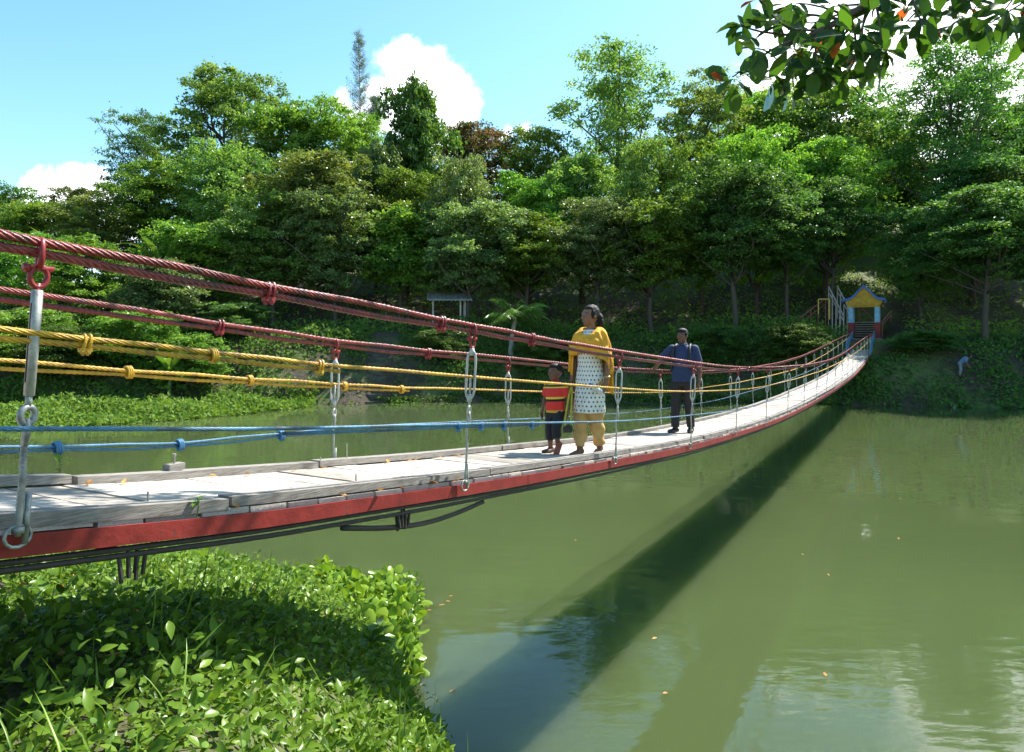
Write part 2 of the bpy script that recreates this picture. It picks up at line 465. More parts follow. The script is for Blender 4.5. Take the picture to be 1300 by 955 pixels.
def build_land():
    gx = np.unique(np.concatenate([np.arange(-160, -50, 4), np.arange(-50, -14, 1.0), np.arange(-14, 8, 0.25), np.arange(8, 55, 1.0), np.arange(55, 161, 4)]))
    gy = np.unique(np.concatenate([np.arange(-40, -4, 3), np.arange(-4, 17, 0.25), np.arange(17, 32, 2), np.arange(32, 110, 0.9), np.arange(110, 260, 6)]))
    X, Y = np.meshgrid(gx, gy)
    Z = ground_h(X, Y)
    V = np.stack([X.ravel(), Y.ravel(), Z.ravel()], -1)
    nx, ny = len(gx), len(gy)
    i = np.arange(ny - 1)[:, None]; j = np.arange(nx - 1)[None, :]
    F = np.stack([i * nx + j, i * nx + j + 1, (i + 1) * nx + j + 1, (i + 1) * nx + j], -1).reshape(-1, 4)
    m_, t, out = new_mat('ground_soil_and_grass')
    b = t.n('ShaderNodeBsdfPrincipled'); c = t.n('ShaderNodeTexCoord')
    n1 = t.noise(c.outputs['Object'], 0.22, 6, 0.6); n2 = t.noise(c.outputs['Object'], 2.6, 6, 0.65)
    soil = t.ramp(n2, (0.3, (0.030, 0.023, 0.014)), (0.7, (0.085, 0.064, 0.038)))
    grass = t.ramp(n2, (0.3, (0.050, 0.072, 0.016)), (0.7, (0.135, 0.165, 0.042)))
    # an open grassy clearing on the slope behind the gate
    dv = t.n('ShaderNodeVectorMath', operation='DISTANCE'); t.l(c.outputs['Object'], dv.inputs[0]); dv.inputs[1].default_value = (36.5, 70, 11)
    clear = t.mapr(t.m('ADD', dv.outputs['Value'], t.m('MULTIPLY', n2, 6.0)), 9.0, 15.0, 1.0, 0.0)
    cc = t.mix(t.m('MAXIMUM', t.mapr(n1, 0.44, 0.62, 0.0, 1.0), clear), soil, grass)
    t.l(cc, b.inputs['Base Color']); b.inputs['Roughness'].default_value = 0.95
    bp = t.n('ShaderNodeBump'); bp.inputs['Strength'].default_value = 0.7; bp.inputs['Distance'].default_value = 0.12
    t.l(t.noise(c.outputs['Object'], 5.0, 6, 0.7), bp.inputs['Height']); t.l(bp.outputs[0], b.inputs['Normal'])
    t.l(b.outputs[0], out.inputs[0])
    tag(link('ground', mesh_np('ground', V, F, smooth=True), mats=m_), kind='structure')

    # the lake: cloudy green water, lightly rippled
    m_, t, out = new_mat('turbid_green_water')
    b = t.n('ShaderNodeBsdfPrincipled'); c = t.n('ShaderNodeTexCoord')
    n1 = t.noise(c.outputs['Object'], 0.09, 4, 0.5)
    cc = t.ramp(n1, (0.3, (0.050, 0.071, 0.024)), (0.7, (0.059, 0.081, 0.029)))
    t.l(cc, b.inputs['Base Color'])
    b.inputs['Roughness'].default_value = 0.025
    b.inputs['IOR'].default_value = 1.333
    b.inputs['Subsurface Weight'].default_value = 1.0
    b.inputs['Subsurface Radius'].default_value = (1.0, 1.3, 0.6)
    b.inputs['Subsurface Scale'].default_value = 4.0
    mp = t.n('ShaderNodeMapping'); mp.inputs['Scale'].default_value = (0.7, 1.5, 1)
    mp.inputs['Rotation'].default_value = (0, 0, R(12))
    t.l(c.outputs['Object'], mp.inputs[0])
    w1 = t.noise(mp.outputs[0], 0.5, 3, 0.5); w2 = t.noise(mp.outputs[0], 2.6, 3, 0.5)
    calm = t.mapr(t.noise(c.outputs['Object'], 0.10, 3, 0.5), 0.38, 0.62, 0.12, 1.0)
    hgt = t.m('ADD', t.m('MULTIPLY', w1, 0.6), t.m('MULTIPLY', t.m('MULTIPLY', w2, calm), 0.24))
    bp = t.n('ShaderNodeBump'); bp.inputs['Strength'].default_value = 0.21; bp.inputs['Distance'].default_value = 0.12
    t.l(hgt, bp.inputs['Height']); t.l(bp.outputs[0], b.inputs['Normal'])
    t.l(b.outputs[0], out.inputs[0])
    xs = [-160, 160]; ys = [-40, 120]
    V = [(xs[0], ys[0], 0), (xs[1], ys[0], 0), (xs[1], ys[1], 0), (xs[0], ys[1], 0)]
    tag(link('lake_water', mesh_np('lake_water', V, [(0, 1, 2, 3)]), mats=m_), kind='structure')

build_land()

# ================================================================ TREES
def limb(P0, P1, r0, r1, n=6, bend=0.12, rg=None):
    rg = rg or rng
    P0 = np.array(P0, float); P1 = np.array(P1, float)
    t = np.linspace(0, 1, 5)[:, None]
    mid = rg.normal(0, 1, 3) * bend * np.linalg.norm(P1 - P0) * np.array([1, 1, 0.3])
    P = P0 + (P1 - P0) * t + mid * (4 * t * (1 - t))
    return tube_np(P, np.linspace(r0, r1, 5), n)

def crown_points(kind, n, rg, airy=False):
    """clump centres in a unit crown (x, y about -.5 to .5, z 0 to 1): the crown is a heap of uneven lobes, clumps sit on their shells"""
    def env(z):
        if kind == 'dome': return 0.5 * np.sqrt(max(0.02, 1 - (max(0, z - 0.40) / 0.62) ** 2)) * (0.62 + 0.38 * min(1, z / 0.38))
        if kind == 'tall': return 0.5 * np.sin(np.pi * min(1, 0.10 + 0.86 * z) ** 0.85) ** 0.7
        if kind == 'upright': return 0.46 * max(.3, 1 - abs(z - 0.45) ** 2 * 2.4)
        if kind == 'flat': return 0.5 * np.sqrt(max(0.05, 1 - (z - 0.60) ** 2 / 0.40))
        return 0.5 * np.sqrt(max(0.03, 1 - ((z - 0.5) / 0.52) ** 2))
    nl = {'dome': 22, 'tall': 22, 'upright': 20, 'flat': 17, 'ball': 17}[kind]
    lobes = []
    for k in range(nl):
        z = (k + rg.uniform(0.1, .9)) / nl * 0.86 + 0.07
        a = k * 2.4 + rg.uniform(-.5, .5)
        q = rg.uniform(0.30, 0.78) if k % 4 else rg.uniform(0, .35)
        e = env(z)
        r = rg.uniform(0.15, 0.25) * (0.8 if airy else 1) * (1.0 if kind != 'flat' else .9)
        lobes.append((math.cos(a) * e * q, math.sin(a) * e * q, z, r))
    L = np.array(lobes)
    w = L[:, 3] ** 2; w /= w.sum()
    idx = rg.choice(nl, size=n, p=w)
    U = unit(rg.normal(0, 1, (n, 3)))
    U[:, 2] = np.where((U[:, 2] < -0.1) & (rg.uniform(0, 1, n) < .40), -U[:, 2], U[:, 2])
    rr = rg.uniform(0.0, 1, n) ** 0.35
    P = L[idx, :3] + U * (rr * L[idx, 3])[:, None] * np.array([1.05, 1.05, 0.95])
    P[:, 2] = np.clip(P[:, 2], 0.0, 1.0)
    return P

rg_phase = {k: (i * 1.7, i * 2.9) for i, k in enumerate(['dome', 'tall', 'upright', 'flat', 'spire', 'ball', 'x'])}

CROWNS = {}
def crown_mesh(key, kind, n_cl, n_lf, leaf, seed, clump=0.085, aspect=1.0, flat=0.95, droop=0.0):
    """crown + trunk for a tree of unit height; the crown is about one unit wide and fills z in 0..1 of its own box"""
    rg = np.random.default_rng(seed)
    rg_phase[kind] = (seed * 1.3, seed * 2.1)
    C = crown_points(kind, n_cl, rg, key == 'airy')
    sz = rg.uniform(0.65, 1.35, n_cl) * clump
    # leaves sit on the outside of each clump, facing out and up
    U = unit(rg.normal(0, 1, (n_cl, n_lf, 3)))
    U[..., 2] = np.where(U[..., 2] < -0.3, -U[..., 2], U[..., 2])
    rr = rg.uniform(0.25, 1.0, (n_cl, n_lf, 1)) ** 0.6
    P = C[:, None, :] + U * rr * sz[:, None, None] * np.array([1.15, 1.15, flat])
    stray = rg.uniform(0, 1, (n_cl, n_lf)) < 0.06
    P += rg.normal(0, 1, P.shape) * (stray * clump * 0.5)[..., None]
    Nn = unit(U * 0.6 + np.array([0, 0, 0.35]) + rg.normal(0, 0.6, U.shape))
    D = unit(np.cross(Nn, rg.normal(0, 1, U.shape)) + np.array([0, 0, -droop]))
    L = leaf * rg.uniform(0.6, 1.35, n_cl * n_lf)
    tint = np.clip((rg.normal(0.45, 0.30, n_cl)[:, None] + rg.normal(0, 0.17, (n_cl, n_lf))), 0, 1).ravel()
    V, F, k = leaves_np(P.reshape(-1, 3), D.reshape(-1, 3), Nn.reshape(-1, 3), L, L * aspect)
    CROWNS[key] = dict(V=V, F=F, tint=np.repeat(tint, k), C=C, seed=seed, kind=kind, meshes={})
    return CROWNS[key]

# leaf sizes are in units of the crown width
crown_mesh('dome_a', 'dome', 422, 92, 0.0235, 11, 0.056, 0.6)
crown_mesh('dome_b', 'dome', 396, 92, 0.0255, 12, 0.060, 0.55)
crown_mesh('dome_c', 'dome', 460, 84, 0.0220, 13, 0.052, 0.6)
crown_mesh('tall_a', 'tall', 345, 88, 0.0235, 21, 0.055, 0.55)
crown_mesh('tall_b', 'tall', 422, 88, 0.0235, 22, 0.056, 0.55)
crown_mesh('airy', 'tall', 270, 74, 0.0225, 23, 0.054, 0.5)
crown_mesh('upright_a', 'upright', 384, 84, 0.034, 31, 0.072, 0.6)
crown_mesh('flat_a', 'flat', 332, 86, 0.0225, 41, 0.060, 0.5, flat=0.4)
crown_mesh('ball_a', 'ball', 358, 86, 0.029, 61, 0.066, 0.6)
crown_mesh('ball_b', 'ball', 332, 88, 0.032, 62, 0.072, 0.6)
crown_mesh('feather', 'tall', 268, 78, 0.027, 71, 0.066, 0.35, flat=0.35, droop=0.15)
crown_mesh('windy', 'tall', 371, 84, 0.0235, 72, 0.064, 0.4, flat=0.8, droop=-0.2)

def trunk_mesh(key, frac):
    """tapered trunk with limbs out to the crown's clumps, unit tree; the crown starts at height frac"""
    cr = CROWNS[key]
    rg = np.random.default_rng(cr['seed'] + 500)
    parts = []
    lean = rg.normal(0, 0.02, 2)
    top = np.array([lean[0] * 2, lean[1] * 2, frac + (1 - frac) * 0.72])
    t = np.linspace(0, 1, 9)[:, None]
    wob = np.cumsum(rg.normal(0, 0.008, (9, 3)), 0) * np.array([1, 1, 0]); wob[0] = 0
    axis = np.array([0, 0, -0.03]) * (1 - t) + top * t + wob
    rad = np.interp(np.linspace(0, 1, 9), [0, 0.06, 0.5, 1], [0.030, 0.021, 0.015, 0.005])
    parts.append(tube_np(axis, rad, 8))
    idx = rg.choice(len(cr['C']), size=min(16, len(cr['C'])), replace=False)
    for q in idx:
        c = cr['C'][q]; tip = np.array([c[0], c[1], frac + c[2] * (1 - frac)])
        f = np.clip((tip[2] - 0.12) / top[2] * rg.uniform(0.55, 0.9), frac * 0.8 / top[2], 0.95)
        b = np.array([np.interp(f, t[:, 0], axis[:, k]) for k in range(3)])
        parts.append(limb(b, tip, 0.009, 0.002, 5, 0.12, rg))
    V, F = join_np(parts)
    return mesh_np('trunk', V, F, smooth=True)

TR_CACHE = {}
def tree(name, label, cat, px, ytop, Y, wpx, key, mat, frac=0.3, rz=None, base=None, group=None, bark='bark', depth=1.0):
    x = (px - 650) / FOC * Y
    zg = float(ground_h(x, Y)) if base is None else base
    ztop = EYE + (HOR - ytop) / FOC * Y
    H = ztop - zg
    wd = wpx / FOC * Y * (1.30 if group == SK else 1.12)
    root = thing(name, label, cat, (x, Y, zg - 0.05), rz if rz is not None else (px * 0.37 + ytop * 0.11) % 6.28, group)
    root.scale = (wd, wd * depth, H)
    ck = (key, frac, mat)
    if ck not in TR_CACHE:
        cr = CROWNS[key]
        V = cr['V'].copy(); V[:, 2] = frac + V[:, 2] * (1 - frac)
        TR_CACHE[ck] = (mesh_np('crown', V, cr['F'], cr['tint']), trunk_mesh(key, frac))
        TR_CACHE[ck][0].materials.append(M[mat])
        TR_CACHE[ck][1].materials.append(M[bark])
    link('crown', TR_CACHE[ck][0], root)
    link('trunk', TR_CACHE[ck][1], root)
    return root

B = 'broadleaf_tree'
# skyline, from left to right
SK = 'trees along the skyline'
tree(B, 'small dark rounded tree at the far left end of the skyline', 'tree', 4, 238, 86, 66, 'ball_a', 'leaf_dark', .3, group=SK)
tree(B, 'low olive skyline tree right in front of the low white cloud at left', 'tree', 98, 243, 80, 84, 'dome_c', 'leaf_olive', .25, group=SK)
tree(B, 'dark feathery skyline tree just left of the tall bright green tree', 'tree', 182, 150, 80, 92, 'feather', 'leaf_dark', .35, group=SK)
tree('tall_tree', 'tall bright green tree topping the left half of the skyline', 'tree', 283, 92, 76, 138, 'tall_a', 'leaf_bright', .3, group=SK)
tree(B, 'broad dark skyline tree between the tall bright green tree and the thin bluish conifer', 'tree', 388, 132, 74, 142, 'dome_a', 'leaf_mid', .25, group=SK)
def casuarina(px, ytop, Y, hh, wd, label, seed):
    """thin leaning stem, short upswept twigs with drooping needle sprays, open enough to see the sky through"""
    rg = np.random.default_rng(seed)
    x = (px - 650) / FOC * Y; ztop = EYE + (HOR - ytop) / FOC * Y; zg = float(ground_h(x, Y))
    root = thing('casuarina_tree', label, 'tree', (x, Y, zg), 0, SK)
    H = ztop - zg
    t = np.linspace(0, 1, 14)
    ax = np.stack([0.12 * np.sin(t * 5 + seed), 0 * t, t * H], -1)
    parts = [tube_np(ax, np.linspace(.16, .02, 14), 7)]
    P, D = [], []
    nb = 130
    for k in range(nb):
        f = 1 - (hh / H) * rg.uniform(0, 1) ** 0.8
        b = np.array([np.interp(f, t, ax[:, q]) for q in range(3)])
        rel = (1 - f) * H / hh
        L = wd * (0.28 + 0.75 * min(1, rel * 1.5)) * rg.uniform(.4, 1.15)
        a = rg.uniform(0, 6.28)
        tip = b + np.array([math.cos(a) * L, math.sin(a) * L, L * rg.uniform(.5, 1.3)])
        parts.append(limb(b, tip, .03, .008, 4, .1, rg))
        m = 46
        q = rg.uniform(.25, 1.05, m)[:, None]
        P.append(b + (tip - b) * q + rg.normal(0, .10, (m, 3))); D.append(rg.normal(0, .5, (m, 3)) + np.array([math.cos(a) * .3, math.sin(a) * .3, .35]))
    V, F = join_np(parts); link('trunk', mesh_np('trunk', V, F, smooth=True), root, M['bark_pale'])
    P = np.vstack(P); D = np.vstack(D); n = len(P)
    V, F, k = leaves_np(P, D, rg.normal(0, 1, (n, 3)), rg.uniform(.22, .50, n), .035, 'rhomb')
    link('crown', mesh_np('crown', V, F, np.repeat(rg.uniform(0, 1, n), k)), root, M['leaf_needle'])
casuarina(456, 44, 92, 11.5, 1.5, 'thin bluish needle tree standing far above the skyline beside the big white cloud', 5)
casuarina(477, 122, 92, 4.5, 1.2, 'short bluish needle tree low at the right foot of the tall thin conifer', 6)
tree(B, 'flat topped green tree on the skyline below the tall thin conifer', 'tree', 458, 143, 80, 100, 'flat_a', 'leaf_mid', .4, group=SK)
tree(B, 'upright large leaved dark tree standing against the big white cloud', 'tree', 524, 112, 72, 82, 'upright_a', 'leaf_dark', .2, group=SK)
tree('flowering_tree', 'wide reddish brown flowering tree on the skyline right of the upright dark tree', 'tree', 598, 164, 80, 110, 'dome_b', 'leaf_flower', .3, group=SK)
tree(B, 'rounded mid green tree on the skyline left of the tallest airy tree', 'tree', 680, 170, 78, 100, 'dome_c', 'leaf_mid', .3, group=SK)
tree('tall_tree', 'tallest airy pale green tree right of centre with sky showing through its crown', 'tree', 786, 68, 78, 156, 'airy', 'leaf_bright', .3, group=SK)
tree(B, 'brownish olive tree on the skyline just right of the tallest airy tree', 'tree', 886, 104, 78, 122, 'flat_a', 'leaf_olive', .3, group=SK)
tree(B, 'green tree on the skyline under the left end of the overhanging leafy branch', 'tree', 960, 128, 82, 110, 'dome_b', 'leaf_mid', .3, group=SK)
tree(B, 'big bright green tree on the skyline under the middle of the overhanging branch', 'tree', 1048, 106, 76, 170, 'tall_b', 'leaf_bright', .25, group=SK)
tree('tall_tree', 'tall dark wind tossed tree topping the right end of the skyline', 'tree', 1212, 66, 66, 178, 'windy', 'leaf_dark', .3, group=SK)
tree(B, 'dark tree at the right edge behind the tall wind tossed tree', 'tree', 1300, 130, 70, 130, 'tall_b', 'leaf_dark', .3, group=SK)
tree(B, 'pale green tree low on the skyline in the gap left of the wind tossed tree', 'tree', 1120, 148, 84, 90, 'dome_c', 'leaf_mid', .3, group=SK)

# second tier
MD = 'trees on the hillside'
tree(B, 'spreading tree below the low white cloud, left edge of the hillside', 'tree', 40, 262, 70, 130, 'dome_b', 'leaf_mid', .2, group=MD)
tree(B, 'yellowish green spreading tree above the first hanger at left', 'tree', 130, 258, 66, 150, 'dome_c', 'leaf_olive', .2, group=MD)
tree(B, 'dark green tree tucked below the dark feathery tree', 'tree', 205, 212, 68, 130, 'dome_a', 'leaf_mid', .2, group=MD)
tree(B, 'green tree filling the foot of the tall bright green tree', 'tree', 285, 190, 66, 150, 'tall_b', 'leaf_bright', .2, group=MD)
tree(B, 'large olive tree in full sun below the broad dark skyline tree', 'tree', 395, 205, 63, 170, 'dome_b', 'leaf_olive', .2, group=MD)
tree(B, 'narrow dark tree in the gap left of the upright dark skyline tree', 'tree', 478, 190, 68, 80, 'upright_a', 'leaf_grey', .2, group=MD)
tree(B, 'leafy green tree right below the upright dark skyline tree', 'tree', 520, 225, 66, 120, 'dome_c', 'leaf_mid', .2, group=MD)
tree(B, 'grey green tree with a pointed top right below the reddish flowering tree', 'tree', 588, 208, 63, 116, 'tall_b', 'leaf_grey', .15, group=MD)
tree(B, 'mid green tree below the rounded skyline tree left of the tallest airy tree', 'tree', 672, 228, 65, 120, 'dome_a', 'leaf_mid', .2, group=MD)
tree(B, 'dense mid green tree right below the tallest airy tree', 'tree', 740, 205, 68, 130, 'dome_b', 'leaf_bright', .2, group=MD)
tree(B, 'bright dome shaped tree right below the brownish olive skyline tree', 'tree', 822, 188, 64, 112, 'dome_c', 'leaf_bright', .2, group=MD)
tree(B, 'dark green tree right of the bright dome shaped tree', 'tree', 890, 188, 64, 120, 'dome_a', 'leaf_mid', .2, group=MD)
tree(B, 'yellow green tree right above the man in the blue shirt', 'tree', 960, 172, 62, 130, 'tall_b', 'leaf_mid', .2, group=MD)
tree(B, 'deep green tree left above the yellow gabled gate', 'tree', 1050, 185, 64, 150, 'dome_b', 'leaf_mid', .22, group=MD)
tree(B, 'dark leafy tree behind the grassy slope right above the gate', 'tree', 1150, 205, 78, 130, 'dome_a', 'leaf_dark', .2, group=MD)

# front row on the bank terrace, trunks in view
FR = 'front row trees on the far bank'
tree('orchard_tree', 'round leafy tree on the far bank at left behind the upper red cable', 'tree', 250, 285, 58, 130, 'ball_b', 'leaf_mid', .15, group=FR)
tree('orchard_tree', 'sunlit tree on the far bank left of centre with a thin forked trunk', 'tree', 345, 255, 60, 140, 'dome_a', 'leaf_bright', .28, group=FR)
tree('orchard_tree', 'pale green tree above the knot joining the upper red cables', 'tree', 425, 245, 60, 140, 'dome_c', 'leaf_grey', .28, group=FR)
tree('orchard_tree', 'mid green tree behind the small tin roofed shelter', 'tree', 505, 268, 61, 124, 'ball_b', 'leaf_mid', .30, group=FR)
tree('orchard_tree', 'grey green tree with a bare trunk right of the small tin roofed shelter', 'tree', 596, 262, 59, 124, 'ball_a', 'leaf_grey', .38, group=FR)
tree('orchard_tree', 'spreading tree above the coconut palm', 'tree', 668, 275, 61, 126, 'dome_b', 'leaf_mid', .36, group=FR)
tree('orchard_tree', 'grey leaved tree straight above the woman in the yellow shawl', 'tree', 762, 258, 60, 130, 'dome_c', 'leaf_grey', .34, group=FR)
tree('orchard_tree', 'tree with a crooked trunk between the woman and the man', 'tree', 830, 262, 58, 126, 'ball_a', 'leaf_mid', .36, group=FR)
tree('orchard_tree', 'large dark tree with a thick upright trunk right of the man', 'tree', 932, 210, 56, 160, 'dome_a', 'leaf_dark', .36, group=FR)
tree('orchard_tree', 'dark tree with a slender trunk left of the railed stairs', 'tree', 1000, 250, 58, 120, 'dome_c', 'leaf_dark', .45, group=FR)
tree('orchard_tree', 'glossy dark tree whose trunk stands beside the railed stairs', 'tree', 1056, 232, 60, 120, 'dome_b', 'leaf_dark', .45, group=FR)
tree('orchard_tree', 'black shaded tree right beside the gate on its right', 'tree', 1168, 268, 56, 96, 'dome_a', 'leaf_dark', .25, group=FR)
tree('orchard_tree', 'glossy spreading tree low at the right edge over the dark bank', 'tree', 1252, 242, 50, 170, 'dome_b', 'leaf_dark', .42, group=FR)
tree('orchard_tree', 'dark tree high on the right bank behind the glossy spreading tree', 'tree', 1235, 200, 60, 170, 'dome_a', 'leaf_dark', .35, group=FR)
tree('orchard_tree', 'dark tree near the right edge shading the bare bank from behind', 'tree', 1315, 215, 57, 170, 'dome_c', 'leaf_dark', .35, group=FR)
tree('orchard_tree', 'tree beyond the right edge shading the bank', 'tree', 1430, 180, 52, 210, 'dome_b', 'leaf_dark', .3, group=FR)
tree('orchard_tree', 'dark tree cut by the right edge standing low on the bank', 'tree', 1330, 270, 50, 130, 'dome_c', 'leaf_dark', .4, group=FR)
tree(B, 'olive tree at the left edge behind the pipe shaped hanger', 'tree', 10, 300, 52, 120, 'dome_b', 'leaf_mid', .1, group=FR)
tree(B, 'dense mid green tree on the left shore right of the first hanger', 'tree', 110, 305, 52, 130, 'dome_a', 'leaf_mid', .1, group=FR)
tree(B, 'low grey green tree on the left shore below the round leafy tree', 'tree', 195, 330, 51, 100, 'ball_b', 'leaf_grey', .1, group=FR)

# shrubs on the bank
SH = 'shrubs on the far bank'
def shrub(px, ytop, Y, wpx, key, mat, label):
    return tree('shrub', label, 'shrub', px, ytop, Y, wpx, key, mat, .05, group=SH)
shrub(15, 395, 44, 110, 'ball_a', 'leaf_mid', 'leafy shrub at the left edge behind the yellow ropes')
shrub(95, 415, 44, 100, 'ball_b', 'leaf_vine', 'bright shrub right behind the pipe shaped hanger at left')
shrub(165, 398, 46, 100, 'ball_a', 'leaf_mid', 'mid green shrub on the left shore behind the bright waterside plants')
shrub(235, 425, 46.5, 90, 'ball_b', 'leaf_mid', 'rounded shrub on the left shore right of the banana plant')
shrub(290, 385, 52, 90, 'ball_a', 'leaf_dark', 'dark shrub on the left bank near the knots of the yellow ropes')
shrub(675, 430, 52.5, 54, 'ball_b', 'leaf_vine', 'bright broad shrub on the bank right behind the boy')
shrub(905, 415, 53, 70, 'ball_a', 'leaf_dark', 'dark shrub on the bank right of the man')
shrub(1000, 412, 51, 80, 'ball_b', 'leaf_vine', 'sunlit shrub on the bank left of the far end of the bridge')
shrub(560, 420, 53, 70, 'ball_a', 'leaf_vine', 'low green shrub on the bank below the tin roofed shelter')
shrub(730, 425, 54, 80, 'ball_b', 'leaf_dark', 'dark shrub on the bank behind the woman')
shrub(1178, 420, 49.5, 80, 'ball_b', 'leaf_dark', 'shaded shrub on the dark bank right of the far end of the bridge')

# ---------------------------------------------------------------- banana plants, palm
def frond_leaf(P0, az, elev, Ln, Wd, droop, nseg=9):
    """one big paddle leaf along an arching midrib"""
    t = np.linspace(0, 1, nseg)
    el = elev - droop * t ** 1.3
    ds = Ln / (nseg - 1)
    dr = np.concatenate([[0], np.cumsum(np.cos(el[:-1]) * ds)]); dz = np.concatenate([[0], np.cumsum(np.sin(el[:-1]) * ds)])
    mid = np.array(P0) + np.stack([np.cos(az) * dr, np.sin(az) * dr, dz], -1)
    w = Wd * np.interp(t, [0, .12, .25, .6, .9, 1], [.05, .08, .8, 1, .5, .03]) / 2
    side = np.array([-np.sin(az), np.cos(az), 0])
    up = np.array([0, 0, 1.0])
    A = mid + side * w[:, None] + up * (w * 0.25)[:, None]
    Bq = mid - side * w[:, None] + up * (w * 0.25)[:, None]
    V = np.stack([A, mid, Bq], 1).reshape(-1, 3)
    F = []
    for i in range(nseg - 1):
        for j in range(2):
            a = i * 3 + j
            F.append((a, a + 1, a + 4, a + 3))
    return V, np.array(F)

def banana(px, ybase, ytop, Y, label, seed):
    rg = np.random.default_rng(seed)
    x = (px - 650) / FOC * Y
    z0 = max(0.02, float(ground_h(x, Y)))
    H = EYE + (HOR - ytop) / FOC * Y - z0
    root = thing('banana_plant', label, 'banana plant', (x, Y, z0), 0, 'banana plants on the left shore')
    hs = H * 0.5
    V, F = tube_np([(0, 0, -0.1), (0, 0, hs * 0.5), (0.04, 0, hs)], [0.13, 0.11, 0.07], 8)
    link('stem', mesh_np('stem', V, F, smooth=True), root, M['stem'])
    for k in range(9):
        az = k * 2.4 + rg.uniform(-.3, .3)
        V, F = frond_leaf((0.02, 0, hs * 0.97), az, rg.uniform(0.75, 1.35), H * rg.uniform(0.5, 0.66), 0.5, rg.uniform(0.7, 1.7))
        link('leaf', mesh_np('leaf', V, F, np.full(len(V), rg.uniform(0.2, 1)), True), root, M['leaf_banana'])
banana(205, 0, 282, 56, 'tall banana plant showing pale leaves between tree crowns above the red cables', 3)
banana(215, 0, 432, 44.8, 'banana plant at the water edge right behind the bright waterside plants', 4)
banana(72, 0, 283, 60, 'banana plant above the upper red cables right of the first cable shackle', 5)

def palm(px, ytop, Y, label, seed):
    rg = np.random.default_rng(seed)
    x = (px - 650) / FOC * Y
    z0 = float(ground_h(x, Y))
    ztop = EYE + (HOR - ytop) / FOC * Y
    hs = max(1.0, ztop - z0 - 2.0)
    root = thing('coconut_palm', label, 'palm', (x, Y, z0), 0)
    t = np.linspace(0, 1, 40)
    P = np.stack([0.35 * t ** 2 - 0.1, 0 * t, -0.1 + (hs + 0.1) * t], -1)
    V, F = tube_np(P, 0.15 + 0.12 * np.exp(-t * 6) + 0.012 * (np.arange(40) % 2), 10)
    link('trunk', mesh_np('trunk', V, F, smooth=True), root, M['bark_pale'])
    top = P[-1]
    for k in range(17):
        az = k * 2.399; el = rg.uniform(0.15, 1.35); Ln = rg.uniform(2.3, 3.1)
        n = 14; tt = np.linspace(0, 1, n); e = el - 1.7 * tt ** 1.4
        ds = Ln / (n - 1)
        dr = np.concatenate([[0], np.cumsum(np.cos(e[:-1]) * ds)]); dz = np.concatenate([[0], np.cumsum(np.sin(e[:-1]) * ds)])
        mid = top + np.stack([np.cos(az) * dr, np.sin(az) * dr, dz], -1)
        rV, rF = tube_np(mid, np.linspace(0.035, 0.008, n), 4)
        s = np.linspace(0.12, 1, 34)
        base = np.stack([np.interp(s, tt, mid[:, q]) for q in range(3)], -1)
        side = np.array([-np.sin(az), np.cos(az), 0]); fw = np.array([np.cos(az), np.sin(az), 0])
        Ps, Ds = [], []
        for sg in (1, -1):
            Ps.append(base); Ds.append(side * sg + fw * 0.55 + np.array([0, 0, -0.55])[None, :] + rg.normal(0, .08, (34, 3)))
        Ps = np.vstack(Ps); Ds = np.vstack(Ds)
        LL = np.tile(0.75 * np.sin(np.pi * np.clip(s * 0.9 + 0.1, 0, 1)) + 0.15, 2)
        lV, lF, kk = leaves_np(Ps, Ds, np.tile([0, 0, 1.0], (68, 1)), LL, 0.07)
        V, F = join_np([(rV, rF), (lV, lF)])
        link('frond', mesh_np('frond', V, F, np.full(len(V), rg.uniform(0.2, 0.9))), root, M['leaf_banana'])
palm(650, 372, 54, 'young coconut palm with a pale trunk on the far bank left behind the boy', 8)

# ================================================================ GROUND COVER
def scatter_leaves(name, X, Y, Zoff, L, mat, shape='rhomb', up=0.6, aspect=0.55, jitter=0.6, seed=1, kind='stuff', tint=None, fold=.25, droop=.25, size_var=(0.55, 1.4), zfun=None, steep=0.2):
    rg = np.random.default_rng(seed)
    n = len(X)
    zg = (zfun or ground_h)(X, Y)
    P = np.stack([X, Y, zg + Zoff], -1)
    Nn = unit(np.array([0, -0.25, up]) + rg.normal(0, jitter, (n, 3)))
    Nn[:, 2] = np.abs(Nn[:, 2])
    D = unit(np.cross(Nn, rg.normal(0, 1, (n, 3))) + np.array([0, 0, steep]))
    LL = L * rg.uniform(*size_var, n)
    V, F, k = leaves_np(P, D, Nn, LL, LL * aspect, shape, fold, droop)
    tt = np.clip(rg.normal(0.5, 0.22, n), 0, 1) if tint is None else tint
    o = link(name, mesh_np(name, V, F, np.repeat(tt, k), shape != 'rhomb'), None, M[mat])
    return tag(o, kind=kind)

# creepers over the far bank, piled up in hummocks
rgv = np.random.default_rng(31)
n = 62000
X = rgv.uniform(-44, 24, n); d = rgv.uniform(-0.5, 8.5, n)
Yv = far_shore(X) + d
hum = vnoise(X, Yv, 21, 0.55)
keep = (rgv.uniform(0, 1, n) < 1.55 * hum - 0.12) & ~((np.abs(X - (-9.3 - 0.05 * (Yv - 48))) < 1.0))
X, Yv, d, hum = X[keep], Yv[keep], d[keep], hum[keep]
zo = rgv.uniform(0, 1, len(X)) ** 0.7 * (0.12 + 1.9 * np.clip(hum - 0.35, 0, 1)) * np.clip((d + 0.8) / 1.5, 0.3, 1)
scatter_leaves('bank_creepers', X, Yv, zo, 0.24, 'leaf_vine', seed=32, aspect=0.7, zfun=lambda x, y: np.maximum(ground_h(x, y), 0.0))
n = 21000
X = rgv.uniform(20, 48, n); Yv = far_shore(X) + rgv.uniform(-0.3, 7, n)
